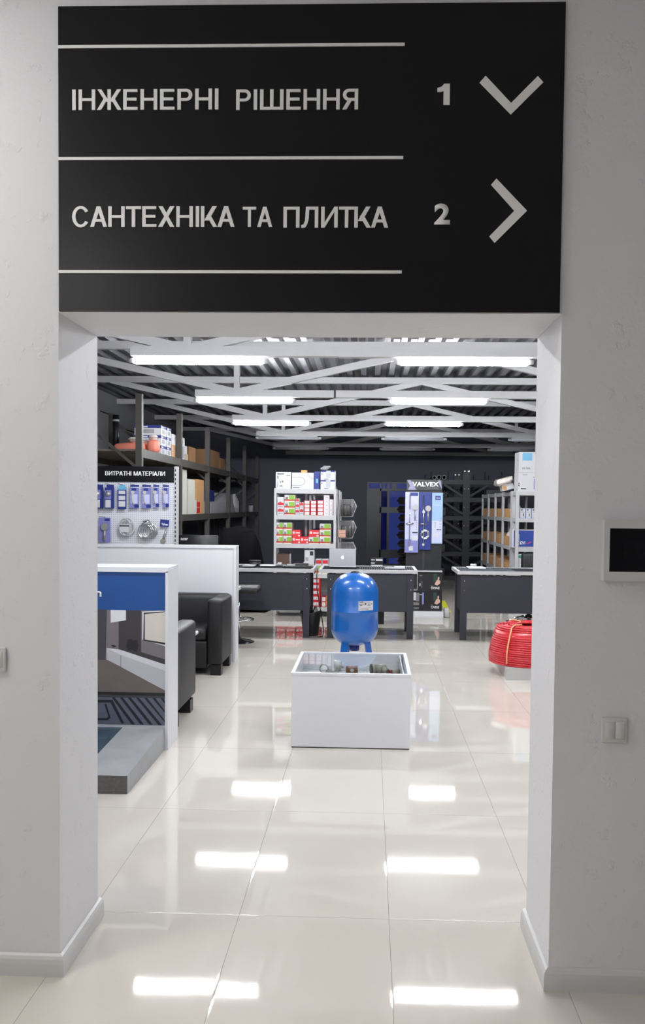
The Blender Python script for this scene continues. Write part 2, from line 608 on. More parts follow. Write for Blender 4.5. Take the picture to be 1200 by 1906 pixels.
def _glyphs():
    G = {}
    G['І'] = (TV, [_bar(0, 0, TV, 1)])
    G['Н'] = (.72, [_bar(0, 0, TV, 1), _bar(.72 - TV, 0, .72, 1), _bar(TV, .44, .72 - TV, .44 + TH)])
    G['Е'] = (.62, [_bar(0, 0, TV, 1), _bar(TV, 0, .62, TH), _bar(TV, 1 - TH, .61, 1), _bar(TV, .45, .57, .45 + TH)])
    G['Р'] = (.64, [_bar(0, 0, TV, 1)] + _bowl(TV, .64, .42, 1))
    G['Ш'] = (1.02, [_bar(0, 0, TV, 1), _bar(.51 - TV / 2, 0, .51 + TV / 2, 1), _bar(1.02 - TV, 0, 1.02, 1), _bar(TV, 0, 1.02 - TV, TH)])
    ya = [_bar(0, 0, TV, 1)] + _bowl(TV, .66, .42, 1) + [_dia(.50, 0, .27, .45, .175)]
    G['Я'] = (.67, _mirror(ya, .67))
    G['С'] = (.74, _arc(.38, .5, .38, .52, math.radians(32), math.radians(328), 26))
    G['А'] = (.74, [_dia(0, 0, .285, 1), _dia(.575, 0, .29, 1), _bar(.17, .25, .57, .25 + TH)])
    G['Т'] = (.66, [_bar(.33 - TV / 2, 0, .33 + TV / 2, 1), _bar(0, 1 - TH, .66, 1)])
    G['Х'] = (.72, [_dia(0, 0, .52, 1, .185), _dia(.52, 0, .015, 1, .185)])
    G['К'] = (.72, [_bar(0, 0, TV, 1), _dia(TV, .32, .50, 1, .19), _dia(.53, 0, .235, .56, .185)])
    G['П'] = (.70, [_bar(0, 0, TV, 1), _bar(.70 - TV, 0, .70, 1), _bar(TV, 1 - TH, .70 - TV, 1)])
    G['Л'] = (.74, [_bar(.74 - TV, 0, .74, 1), _bar(.20, 1 - TH, .74 - TV, 1), [(.20, 1), (.20 + TV, 1), (.33, .45), (.26, .15), (.17, 0), (0, -.01), (0, .12), (.10, .15), (.17, .35)]])
    G['И'] = (.72, [_bar(0, 0, TV, 1), _bar(.72 - TV, 0, .72, 1), [(TV, 0), (TV, .24), (.72 - TV, 1), (.72 - TV, .76)]])
    G['М'] = (.86, [_bar(0, 0, TV, 1), _bar(.86 - TV, 0, .86, 1), _dia(.36, 0, .02, 1, .15), _dia(.35, 0, .69, 1, .15)])
    G['В'] = (.67, [_bar(0, 0, TV, 1)] + _bowl(TV, .63, .46, 1) + _bowl(TV, .67, 0, .46 + TH))
    kl = [_dia(.40, .30, .0, 1, .17), _dia(.0, 0, .30, .52, .18)]
    G['Ж'] = (1.06, [_bar(.53 - TV / 2, 0, .53 + TV / 2, 1), _dia(.36, .40, .02, 1, .17), _dia(.0, 0, .30, .56, .175), _dia(.53, .40, .87, 1, .17), _dia(.885, 0, .585, .56, .175)])
    return G
GLYPHS = _glyphs()
def strokes(word, x0, x1, y, z0, z1, mat_, parent, ext=.003, gap=.125):
    """raised sans-serif capitals built from strokes"""
    shapes, x = [], 0.0
    for i, ch in enumerate(word):
        w, ps = GLYPHS[ch]
        if i and (ch in 'АТ' or word[i - 1] in 'АТ'):
            x -= .07
        if i and ch in 'ХКЖЛ' or (i and word[i - 1] in 'ХКЖ'):
            x -= .05
        shapes += [[(x + px_, pz_) for px_, pz_ in p] for p in ps]
        x += w + gap
    W = x - gap
    bb = MB()
    for i, p in enumerate(shapes):   # every stroke a hair prouder than the last, so no two faces coincide
        bb.prism_y([(x0 + px_ / W * (x1 - x0), z0 + pz_ * (z1 - z0)) for px_, pz_ in p], y - ext - i * .00003, y)
    return bb.build('lettering', mat_, parent)


ORD = ['bottom', 'second', 'third', 'fourth', 'fifth']


def rank(i, n):
    if n == 1:
        return 'single'
    if i == 0:
        return 'bottom'
    if i == n - 1:
        return 'top'
    return {1: 'second-up', 2: 'third-up', 3: 'fourth-up'}[i]


# ------------------------------------------------------------------ structure
WY, WB = 2.94, 3.36               # doorway wall, hall face and store face
OX0, OX1, OZ = -1.06, 0.63, 2.29  # doorway
SX0, SX1, SY1 = -5.0, 5.95, 23.5
HX0, HX1, HY0, HZ = -3.3, 2.7, -3.5, 3.6
TOPZ = 3.95

b = MB()
b.box(-5.3, 6.2, -3.7, SY1 + 0.2, -0.1, 0.0)
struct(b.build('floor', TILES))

b = MB()
prof = [(SX0 - .2, 0), (OX0, 0), (OX0, OZ), (OX1, OZ), (OX1, 0), (SX1 + .2, 0), (SX1 + .2, TOPZ), (SX0 - .2, TOPZ)]
b.prism_y(prof, WY, WB)
struct(b.build('wall_front', PLASTER))

b = MB(); b.box(SX0 - .2, SX0, WB, SY1, 0, TOPZ); struct(b.build('wall_left', mat('grey_wall_paint', (128, 128, 132), .8, var=.04, scale=2)))
b = MB(); b.box(SX1, SX1 + .2, WB, SY1, 0, TOPZ); struct(b.build('wall_right', CHARW))
GX0, GX1, GZ0, GZ1 = -0.08, 1.06, 0.0, 2.34
b = MB()
b.prism_y([(SX0 - .2, 0), (GX0, 0), (GX0, GZ1), (GX1, GZ1), (GX1, 0), (SX1 + .2, 0), (SX1 + .2, TOPZ), (SX0 - .2, TOPZ)], SY1, SY1 + .2)
struct(b.build('wall_back', CHARW))

b = MB()
b.box(HX0 - .15, HX0, HY0, WY, 0, HZ)
struct(b.build('wall_hall_left', PLASTER))
b = MB(); b.box(HX1, HX1 + .15, HY0, WY, 0, HZ); struct(b.build('wall_hall_right', PLASTER))
b = MB(); b.box(HX0 - .15, HX1 + .15, HY0 - .15, HY0, 0, HZ); struct(b.build('wall_hall_back', PLASTER))
b = MB(); b.box(HX0 - .15, HX1 + .15, HY0 - .15, WY, HZ, HZ + .1); struct(b.build('ceiling_hall', PLASTER))

# corrugated roof deck, ribs running away from the viewer
DECK = mat('galvanised_deck', (104, 105, 110), 0.4, metal=0.5, var=0.12, scale=5)
pts, x = [], SX0
while x < SX1:
    pts += [(x, 3.76), (x + .08, 3.76), (x + .11, 3.83), (x + .19, 3.83)]
    x += .22
poly = [p for p in pts] + [(SX1 + .1, 3.95), (SX0, 3.95)]
b = MB()
n = len(pts)
vs = [(px_, WB, pz) for px_, pz in pts] + [(px_, SY1, pz) for px_, pz in pts]
b.add(vs, [(i, i + 1, n + i + 1, n + i) for i in range(n - 1)])
b.box(SX0, SX1, WB, SY1, 3.86, 3.95)
struct(b.build('ceiling', DECK))

# skirting with a rounded top, round the corner and along the jamb
def skirting(name, path):
    prof_ = [(0, 0), (.019, 0), (.019, .045), (.017, .06), (.012, .07), (.004, .076), (0, .076)]
    K = len(prof_)
    vs, fs = [], []
    n_ = len(path)
    for i, (px_, py_, nx, ny) in enumerate(path):
        for d, z in prof_:
            vs.append((px_ + nx * d, py_ + ny * d, z))
    for i in range(n_ - 1):
        for k in range(K):
            fs.append((i * K + k, i * K + (k + 1) % K, (i + 1) * K + (k + 1) % K, (i + 1) * K + k))
    fs += [tuple(range(K)), tuple((n_ - 1) * K + k for k in reversed(range(K)))]
    bb = MB()
    bb.add(vs, fs, 0, False)
    return struct(bb.build(name, PLASTIC_W))
skirting('baseboard_left', [(HX0, WY, 0, -1), (OX0, WY, 1, -1), (OX0, WB + .02, 1, 0)])
skirting('baseboard_right', [(HX1, WY, 0, -1), (OX1, WY, -1, -1), (OX1, WB + .02, -1, 0)])

# glazed door and side light in the far wall, dusk outside
FR = mat('dark_door_frame', (34, 36, 44), 0.4, var=0.03)
PANE = glass('dusk_pane', (235, 238, 245), 1.3)
PANE2 = glass('tinted_pane', (150, 150, 180), 1.3)
b = MB()
Yw = SY1 + .06
for x0, x1 in ((GX0, GX0 + .05), (.27, .31), (.47, .53), (GX1 - .05, GX1)):
    b.box(x0, x1, Yw, Yw + .06, 0.0, GZ1)
for z0, z1 in ((0.0, .12), (.28, .50), (1.50, 1.66), (2.09, 2.16), (GZ1 - .04, GZ1)):
    b.box(GX0 + .05, .47, Yw, Yw + .06, z0, z1)
    b.box(.53, GX1 - .05, Yw, Yw + .06, z0, z1)
b.box(.36, .40, Yw, Yw + .06, 2.16, 2.30)
b.box(.60, .72, Yw, Yw + .06, 2.16, 2.30)
win = struct(b.build('window_1', FR))
b = MB(); b.box(GX0 + .05, .27, Yw + .02, Yw + .05, .12, 2.09); b.build('door_leaf', FR, win)
b = MB(); b.box(.31, .47, Yw + .028, Yw + .034, .12, 2.09); b.build('tinted_pane', PANE2, win)
b = MB(); b.box(.53, GX1 - .05, Yw + .028, Yw + .034, .12, 2.09); b.build('pane', PANE, win)
b = MB(); b.box(GX0 + .05, GX1 - .05, Yw + .028, Yw + .034, 2.16, 2.30); b.build('transom_pane', PANE, win)

# yellow floor marking tape
b = MB()
b.quad([(1.20, 13.72, .0015), (1.30, 13.72, .0015), (1.36, 15.5, .0015), (1.28, 15.5, .0015)])
tag(b.build('floor_tape', mat('yellow_tape', (206, 206, 40), 0.5), origin=(1.28, 14.6, 0)), 'yellow marking tape stuck on the floor beside the shower display', 'floor tape')

# ------------------------------------------------------------------ roof trusses and tube lights
TR_NAMES = ['hidden', 'nearest', 'second', 'third', 'fourth', 'fifth', 'sixth']
LZ, UZ = 3.03, 3.63
def truss(Yt, word):
    t = thing('roof_truss', (0.8, Yt, LZ), f'white steel roof truss, {word} from the doorway, under the corrugated deck', 'roof truss', 'white roof trusses')
    MB().box(-2.24, 3.86, Yt - .045, Yt + .045, LZ, LZ + .09).build('lower_chord', TRUSS, t)
    MB().box(SX0, SX1, Yt - .045, Yt + .045, UZ, UZ + .1).build('upper_chord', TRUSS, t)
    lo, hi = LZ + .09, UZ
    for xa, xb in ((-1.71, -4.23), (-1.71, .81), (3.33, .81), (3.33, 5.85)):
        s = 1 if xb > xa else -1
        MB().bar((xa + s * .04, Yt, lo - .02), (xb, Yt, hi + .03), .07, .085).build('diagonal', TRUSS, t)
    for xa in (-1.71, 3.33):
        MB().box(xa - .035, xa + .035, Yt - .035, Yt + .035, lo, hi).build('post', TRUSS, t)
    return t
for k, w in zip(range(0, 6), TR_NAMES[1:]):
    t = truss(8.12 + 3 * k, w)
    if k == 1:
        MB().box(-.47, -.445, 11.12 - .047, 11.12 + .047, LZ - .002, LZ + .092).build('splice_plate', BLACK, t)
    elif k == 0:
        MB().box(-.30, .05, 8.12 - .046, 8.12 + .046, LZ - .004, LZ + .02).build('splice_plate', TRUSS, t)

def tube_light(x0, x1, Yt, label, lit):
    t = thing('tube_light', ((x0 + x1) / 2, Yt, 2.985), label, 'tube light', 'tube lights under the trusses')
    z, r = 2.990, .034
    MB().cyl((x0 + .065, Yt, z), (x1 - .065, Yt, z), r, n=14).build('diffuser', LAMP if lit else LAMPOFF, t)
    MB().cyl((x0, Yt, z), (x0 + .065, Yt, z), r * .6, r * .9, n=14).build('end_cap', LAMPCAP, t)
    MB().cyl((x1 - .065, Yt, z), (x1, Yt, z), r * .9, r * .6, n=14).build('end_cap', LAMPCAP, t)
    MB().box(x0 + .08, x1 - .08, Yt - .022, Yt + .022, LZ - .012, LZ).build('mounting_rail', LAMPCAP, t)
    return t
for k in range(0, 5):
    for c, (x0, x1, side) in enumerate(((-2.26, -.96, 'sofa side'), (.21, 1.49, 'pipe coil side'), (2.68, 3.9, 'outermost row'))):
        w = TR_NAMES[k + 1]
        lit = k <= 2 and not (k == 2 and c == 2)
        tube_light(x0, x1, 8.12 + 3 * k, f"{'glowing' if lit else 'unlit'} tube light under the {w} truss from the doorway, {side}", lit)
# the shop's first bay, over the doorway wall
t = truss(5.12, 'hidden just behind the doorway lintel, not')
t['label'] = 'white steel roof truss just behind the doorway lintel'
for x0, x1, side in ((-2.26, -.96, 'the heating exhibit'), (.21, 1.49, 'the white display case')):
    tube_light(x0, x1, 5.12, f'glowing tube light behind the lintel above {side}', True)

# hall ceiling light panels, above and behind the viewer
for x, y, w in ((-2.2, 1.95, 'toward the sign wall'), (-2.6, -1.6, 'toward the hall rear')):
    t = thing('ceiling_light_panel', (x, y, HZ), f'square lit panel on the hall ceiling {w}', 'ceiling light')
    MB().box(x - .32, x + .32, y - .32, y + .32, HZ - .03, HZ).build('frame', PLASTIC_W, t)
    MB().box(x - .29, x + .29, y - .29, y + .29, HZ - .036, HZ - .03).build('diffuser', PANELLAMP, t)

# ------------------------------------------------------------------ direction sign over the doorway
SYF = WY - .012
t = thing('direction_sign', (-.215, WY, 2.29), 'large black direction sign with white Cyrillic lettering above the doorway', 'sign')
MB().box(-1.055, .62, SYF, WY - .0005, 2.2915, 3.295).build('panel', NAVY, t)
for z in (3.162, 2.796, 2.4225):
    MB().box(-1.055, .097, SYF - .003, SYF, z - .0048, z + .0048).build('dividing_line', LETTER, t)
strokes('ІНЖЕНЕРНІ', -1.007, -.517, SYF, 2.955, 3.022, LETTER, t)
strokes('РІШЕННЯ', -.458, -.054, SYF, 2.953, 3.019, LETTER, t)
strokes('САНТЕХНІКА', -1.008, -.461, SYF, 2.570, 2.638, LETTER, t)
strokes('ТА', -.434, -.335, SYF, 2.570, 2.636, LETTER, t)
strokes('ПЛИТКА', -.298, .050, SYF, 2.568, 2.636, LETTER, t)
MB().prism_y([(.206 + .041 * a, 2.966 + .068 * c) for a, c in ((0, .62), (0, .80), (.34, .86), (.55, 1), (1, 1), (1, 0), (.5, 0), (.5, .66), (.3, .62))], SYF - .003, SYF).build('numeral', LETTER, t)
text('2', .202, .254, SYF, 2.578, 2.646, LETTER, t, name='numeral', bold=.035, ext=.003)
MB().prism_y([(.363, 3.059), (.344, 3.037), (.4475, 2.934), (.551, 3.037), (.533, 3.057), (.4475, 2.971)], SYF - .003, SYF).build('down_arrow', LETTER, t)
MB().prism_y([(.404, 2.727), (.387, 2.707), (.4645, 2.6225), (.384, 2.539), (.402, 2.518), (.506, 2.6225)], SYF - .003, SYF).build('right_arrow', LETTER, t)

# ------------------------------------------------------------------ electric box and switches on the doorway wall
PY = WY - .001
t = thing('electric_panel', (.95, WY, 1.405), 'white electric breaker box with dark window on the wall', 'breaker box')
bx = MB()
bx.box(.777, 1.16, PY - .035, PY, 1.405, 1.436).box(.777, 1.16, PY - .035, PY, 1.58, 1.609)
bx.box(.777, .795, PY - .035, PY, 1.436, 1.58).box(1.142, 1.16, PY - .035, PY, 1.436, 1.58)
bx.box(.795, 1.142, PY - .006, PY, 1.436, 1.58, 1)
bx.build('casing', [PLASTIC_W, mat('slate_interior', (70, 73, 84), .5)], t)
for i in range(9):
    x = .845 + i * .026
    brk = MB().box(x, x + .024, PY - .018, PY - .006, 1.475, 1.54).build('breaker', mat('breaker_grey', (96, 98, 104), .5), t)
    MB().box(x + .006, x + .018, PY - .023, PY - .018, 1.50, 1.515).build('lever', BLACK, brk)
MB().box(.795, 1.142, PY - .032, PY - .029, 1.436, 1.58).build('window', SMOKE, t)

def wall_switch(x0, x1, z0, z1, label, socket=False):
    t_ = thing('light_switch', ((x0 + x1) / 2, WY, z0), label, 'light switch')
    MB().rbox(x0, x1, PY - .011, PY, z0, z1, .004, seg=2).build('plate', PLASTIC_W, t_)
    w = x1 - x0
    MB().rbox(x0 + .012, x0 + w / 2 + .002, PY - .0135, PY - .008, z0 + .014, z1 - .014, .002, seg=1).build('rocker', PLASTIC_W, t_)
    MB().rbox(x0 + w / 2 + .003, x1 - .010, PY - .0135, PY - .008, z0 + .014, z1 - .014, .002, seg=1).build('rocker', PLASTIC_W, t_)
wall_switch(.788, .876, .857, .942, 'white double light switch below the breaker box')
wall_switch(-1.332, -1.243, 1.062, 1.147, 'white light switch cut by the photo edge, level with the poster')

# ------------------------------------------------------------------ heating exhibit stand
PYS = 5.726
t = thing('exhibit_stand', (-1.8, 5.88, 0), 'white upright exhibit stand with a living room poster above a grey plinth', 'exhibit stand')
f = MB()
f.box(-2.6, -1.332, PYS + .004, 6.03, 0, 1.195)
f.build('body', WHITE, t)
f = MB().box(-1.350, -1.332, PYS - .006, PYS + .004, .1, 1.2).box(-2.6, -1.332, PYS - .006, 6.03, 1.195, 1.228)
f.build('frame', WHITE, t)
PHOTO = {k: mat('poster_' + k, c, .35, var=.05, scale=s) for k, c, s in (
    ('blue', (8, 70, 138), 3), ('wall', (116, 110, 112), 4), ('dark', (56, 52, 56), 4), ('white', (216, 217, 222), 4), ('screen', (206, 200, 190), 5),
    ('black', (22, 22, 25), 4), ('floor', (104, 95, 92), 18), ('bench', (184, 184, 192), 3), ('benchtop', (208, 208, 214), 3), ('concrete', (92, 96, 112), 25), ('pipe', (26, 27, 36), 4), ('shade', (60, 60, 68), 4))}
PK = list(PHOTO)
def q(px_, py_):   # poster measured in its own small units from its top right corner
    return (-1.333 + (px_ - 313) * .003537, 1.222 - (py_ - 1057) * .003537)
layer = [0]
pb = MB()
def patch(key, *uv):
    layer[0] += 1
    y = PYS + .003 - layer[0] * .00012
    pb.quad([(q(*p)[0], y, q(*p)[1]) for p in uv], PK.index(key))
L0 = -45
patch('wall', (L0, 1136), (311, 1136), (311, 1355), (L0, 1355))
patch('blue', (L0, 1064), (311, 1064), (311, 1137), (L0, 1137))
patch('floor', (L0, 1235), (188, 1232), (196, 1232), (311, 1290), (311, 1296), (L0, 1296))
patch('dark', (219, 1150), (262, 1150), (262, 1216), (311, 1230), (311, 1250), (219, 1220))
patch('shade', (L0, 1136), (197, 1136), (194, 1232), (L0, 1236))
patch('white', (204, 1137), (233, 1137), (233, 1156), (204, 1161))
patch('dark', (233, 1137), (262, 1137), (262, 1155), (233, 1156))
patch('white', (264, 1139), (296, 1137), (311, 1137), (311, 1205), (264, 1192))
patch('black', (267, 1141), (311, 1138), (311, 1202), (266, 1194))
patch('screen', (269, 1144), (311, 1139), (311, 1198), (269, 1192))
patch('benchtop', (196, 1209), (222, 1212), (311, 1240), (311, 1252), (222, 1222))
patch('bench', (196, 1209), (223, 1222), (223, 1244), (196, 1231))
patch('bench', (224, 1222), (311, 1252), (311, 1290), (224, 1245))
patch('black', (236, 1193), (243, 1191), (248, 1196), (247, 1212), (238, 1214), (234, 1206))
patch('black', (247, 1194), (254, 1193), (257, 1203), (254, 1216), (247, 1214))
patch('black', (204, 1204), (210, 1203), (216, 1206), (210, 1208))
patch('concrete', (L0, 1296), (311, 1296), (311, 1355), (L0, 1355))
patch('black', (L0, 1292), (311, 1293), (311, 1299), (L0, 1298))
patch('shade', (L0, 1299), (311, 1299), (311, 1303), (L0, 1303))
for i in range(7):
    x0 = 206 + i * 15.5
    x1 = x0 + 40 + i * 1.5
    a = (x0, 1303); c_ = (x1, 1354)
    if x1 > 310:
        tt = (310 - x0) / (x1 - x0)
        c_ = (310, 1303 + 51 * tt)
    patch('pipe', a, (min(a[0] + 6, 310), a[1]), (min(c_[0] + 5, 311), c_[1]), (c_[0] - 2, c_[1]))
patch('pipe', (L0, 1309), (208, 1308), (230, 1352), (225, 1353), (204, 1313), (L0, 1313))
patch('pipe', (L0, 1343), (196, 1343), (200, 1340), (192, 1316), (196, 1316), (204, 1342), (198, 1347), (L0, 1347))
pb.build('poster', [PHOTO[k] for k in PK], t)
x, z = q(187, 1112)
text('n', x - .045, x - .002, PYS + .002, z, z + .036, LETTER, t, bold=.02, ext=.001)
# the grey plinth in front, with a marble inlay
MB().prism_x([(4.836, 0), (PYS - .007, 0), (PYS - .007, .150), (4.836, .105)], -2.6, -1.355).quad([(-2.6, 4.8352, .001), (-1.3555, 4.8352, .001), (-1.3555, 4.8352, .104), (-2.6, 4.8352, .104)], 1).build('plinth', [SLABC, mat('shaded_raw_concrete', (98, 97, 95), .8, var=.15, scale=60)], t)  # speckled raw front edge, with its dimmer light put into a darker grey
MB().prism_x([(5.0, .110), (PYS - .008, .147), (PYS - .008, .1535), (5.0, .1165)], -2.6, -1.637).build('marble_inlay', MARBLE, t)

# ------------------------------------------------------------------ display case with fittings
CX0, CX1, CY0, CY1, CZ = -.517, .291, 5.855, 6.72, .515
t = thing('display_case', (-.11, 6.29, 0), 'low white display case with a glass top in front of the blue tank', 'display case')
f = MB()
f.box(CX0, CX1, CY0, CY0 + .018, .008, CZ - .018).box(CX0, CX1, CY1 - .018, CY1, .008, CZ - .018)
f.box(CX0, CX0 + .018, CY0 + .018, CY1 - .018, .008, CZ - .018)
f.box(CX1 - .018, CX1 - .0006, CY0 + .018, CY1 - .018, .008, CZ - .018)
f.build('body', WHITE, t)
MB().box(CX0 + .018, CX1 - .018, CY0 + .018, CY1 - .018, .37, .385).build('shelf', mat('pale_grey_tray', (196, 198, 200), .4), t)
f = MB()
f.box(CX0 - .002, CX1 + .004, CY0 - .002, CY0 + .02, CZ - .018, CZ).box(CX0 - .002, CX1 + .004, CY1 - .02, CY1 + .002, CZ - .018, CZ)
f.box(CX0 - .002, CX0 + .02, CY0 + .02, CY1 - .02, CZ - .018, CZ).box(CX1 - .018, CX1 + .004, CY0 + .02, CY1 - .02, CZ - .018, CZ)
f.build('rim', WHITE, t)
MB().box(CX0 + .02, CX1 - .018, CY0 + .02, CY1 - .02, CZ - .010, CZ - .005).build('glass_top', CLEAR, t)
MB().box(CX1 - .05, CX1 - .042, CY0 + .03, CY1 - .03, .386, CZ - .012).build('side_rail', WHITE2, t)
MB().box(CX0 + .002, CX1 - .003, CY0 + .004, CY1 - .004, 0, .008).build('base', BLACK, t)

FZ = .386
def fitting(name, label, x, y, build, mats):
    bb = MB()
    build(bb, x, y)
    o = tag(bb.build(name, mats, origin=(x, y, FZ)), label, 'pipe fitting', 'fittings in the display case')
    o.scale = (.78, .78, .78)
    return o
def gauge(bb, x, y):
    bb.cyl((x, y - .012, FZ + .05), (x, y + .02, FZ + .05), .045, n=20, m=0).cyl((x, y - .014, FZ + .05), (x, y - .011, FZ + .05), .034, n=20, m=1)
    bb.cyl((x, y, FZ), (x, y, FZ + .02), .02, n=10, m=0).cyl((x + .02, y, FZ + .025), (x + .11, y, FZ + .025), .022, n=10, m=0)
fitting('pressure_gauge', 'round dark pressure gauge with white dial under the case glass', -.33, 6.5, gauge, [CAST, PAPER])
def filt(bb, x, y):
    bb.cyl((x - .03, y, FZ + .06), (x + .04, y, FZ + .06), .05, .045, n=18).cyl((x + .04, y, FZ + .06), (x + .06, y, FZ + .06), .03, n=12)
    bb.cyl((x, y, FZ), (x, y, FZ + .02), .03, n=10)
fitting('cup_fitting', 'pale cup-shaped fitting behind the gauge in the case', -.235, 6.62, filt, [mat('pale_fitting', (190, 188, 184), .35)])
def small(bb, x, y):
    bb.cyl((x - .04, y, FZ + .018), (x + .045, y, FZ + .018), .018, n=10).cyl((x - .01, y, FZ + .018), (x - .01, y, FZ + .04), .012, n=8)
fitting('valve', 'small grey valve lying left of the brass tee in the case', -.22, 6.42, small, [CAST])
def tee(bb, x, y):
    bb.cyl((x - .055, y, FZ + .036), (x + .055, y, FZ + .036), .036, n=16).cyl((x, y - .05, FZ + .036), (x, y, FZ + .036), .026, n=14)
    bb.cyl((x, y - .052, FZ + .036), (x, y - .049, FZ + .036), .017, n=12, m=1).cyl((x - .06, y, FZ + .036), (x - .045, y, FZ + .036), .036, n=6)
fitting('brass_tee', 'brownish brass tee fitting in the middle of the case', -.118, 6.55, tee, [BRASS, WHITE2])
def handle_valve(bb, x, y):
    bb.cyl((x - .07, y, FZ + .022), (x + .12, y, FZ + .022), .016, n=10).cyl((x - .05, y, FZ + .022), (x - .02, y, FZ + .022), .024, n=6).cyl((x - .035, y, FZ + .02), (x - .035, y, FZ + .05), .014, n=8)
    bb.box(x + .0, x + .09, y - .02, y - .016, FZ, FZ + .03, 1)
fitting('valve', 'grey valve body with a white price card at the case front', -.03, 6.36, handle_valve, [CAST, PAPER])
def coupling(bb, x, y):
    bb.cyl((x - .05, y - .01, FZ + .054), (x + .06, y + .03, FZ + .054), .048, n=20).cyl((x - .075, y - .02, FZ + .054), (x - .05, y - .01, FZ + .054), .053, n=20)
    bb.cyl((x - .078, y - .021, FZ + .054), (x - .074, y - .02, FZ + .054), .040, n=16, m=1).cyl((x + .03, y, FZ + .05), (x + .08, y - .05, FZ + .035), .033, n=14)
fitting('pipe_coupling', 'large grey cast pipe coupling lying open-ended in the case', .085, 6.5, coupling, [CAST, BLACK])
def redv(bb, x, y):
    bb.cyl((x - .03, y, FZ + .035), (x + .045, y, FZ + .035), .032, n=14, m=0).cyl((x - .055, y, FZ + .035), (x - .03, y, FZ + .035), .024, n=10, m=1)
    bb.cyl((x + .02, y, FZ + .03), (x + .02, y, FZ + .075), .014, n=8, m=0)
fitting('valve', 'grey valve with a red cap nearest the case rail', .205, 6.46, redv, [CAST, mat('dull_red_cap', (130, 36, 40), .5)])

# ------------------------------------------------------------------ blue expansion tank
TX, TY = -.137, 8.7
t = thing('expansion_tank', (TX, TY, 0), 'blue upright expansion tank on three legs behind the display case', 'tank')
prof = []
R = .236
for i in range(0, 13):
    a = PI / 2 * i / 12
    prof.append((max(R * math.sin(a) ** .85, .0001), .43 - .175 * math.cos(a)))
prof += [(R, .50), (R, .604), (R + .0015, .606), (R + .0015, .611), (R, .613), (R, .76)]
for i in range(1, 13):
    a = PI / 2 * i / 12
    prof.append((max(R * math.cos(a) ** .85, .0001), .78 + .21 * math.sin(a)))
prof[0] = (.0001, .255)
MB().lathe(prof, TX, TY, 56).build('vessel', BLUE, t)
MB().lathe([(.045, .978), (.045, .992), (.03, 1.004), (.0001, 1.006)], TX, TY, 20).build('valve_cap', BLACK, t)
MB().lathe([(.03, .20), (.05, .205), (.05, .26), (.03, .27)], TX, TY, 16).build('connection', BLUED, t)
for ang in (-38, -122, 118):
    a = math.radians(ang)
    c, s = math.cos(a), math.sin(a)
    top, bot = .165, .235
    w = .042
    pts3 = []
    for rr, z in ((top, .33), (bot, 0.0)):
        for sgn in (-1, 1):
            pts3.append((TX + c * rr - s * sgn * w, TY + s * rr + c * sgn * w, z))
        for sgn in (-1, 1):
            pts3.append((TX + c * (rr - .02) - s * sgn * w * .8, TY + s * (rr - .02) + c * sgn * w * .8, z))
    MB().add(pts3, [(0, 1, 5, 4), (2, 6, 7, 3), (0, 4, 6, 2), (1, 3, 7, 5), (0, 2, 3, 1), (4, 5, 7, 6)]).build('leg', BLUE, t)
# curved paper label on the vessel
def curved(x0, x1, z0, z1, r, key):
    vs, n_ = [], 8
    for i in range(n_ + 1):
        x = x0 + (x1 - x0) * i / n_
        y = TY - math.sqrt(r * r - (x - TX) ** 2)
        vs += [(x, y, z0), (x, y, z1)]
    return vs, [(2 * i, 2 * i + 2, 2 * i + 3, 2 * i + 1) for i in range(n_)]
lb = MB()
vs, fs = curved(-.098, .045, .632, .724, R + .004, 0)
lb.add(vs, fs, 0, True)
for x0, x1, z0, z1, k in ((-.085, -.05, .712, .718, 2), (-.045, .02, .708, .712, 1), (-.09, -.02, .69, .702, 1), (-.085, -.06, .68, .687, 2), (-.01, .02, .675, .700, 1), (.028, .036, .69, .70, 2), (-.09, .03, .655, .659, 1), (-.088, -.035, .643, .648, 1), (-.03, 0, .643, .648, 2), (-.035, -.022, .69, .705, 2)):
    vs, fs = curved(x0, x1, z0, z1, R + .0046, 0)
    lb.add(vs, fs, k, True)
lb.build('paper_label', [PAPER, GREYC, INK], t)

# ------------------------------------------------------------------ sofas, coffee table
def legs(parent, spots, z1=.1, w=.1):
    for x, y in spots:
        MB().box(x - w / 2, x + w / 2, y - w / 2, y + w / 2, 0, z1).build('leg', BLACK, parent)

t = thing('sofa', (-2.2, 8.65, 0), 'black block sofa against the tall white counter', 'sofa')
MB().rbox(-1.555, -1.41, 8.31, 8.93, .10, .735, .03).build('armrest', LEATHER, t)
MB().rbox(-3.0, -2.855, 8.31, 8.93, .10, .735, .03).build('armrest', LEATHER, t)
MB().rbox(-3.0, -1.43, 8.83, 9.05, .10, .735, .05).build('backrest', LEATHER, t)
MB().rbox(-2.855, -1.557, 8.34, 8.83, .06, .33, .02).build('base', LEATHER, t)
MB().rbox(-2.853, -1.559, 8.33, 8.83, .33, .455, .04).build('seat_cushion', LEATHER, t)
legs(t, ((-1.47, 8.365), (-2.94, 8.365), (-1.47, 8.87), (-2.94, 8.87)), .102)

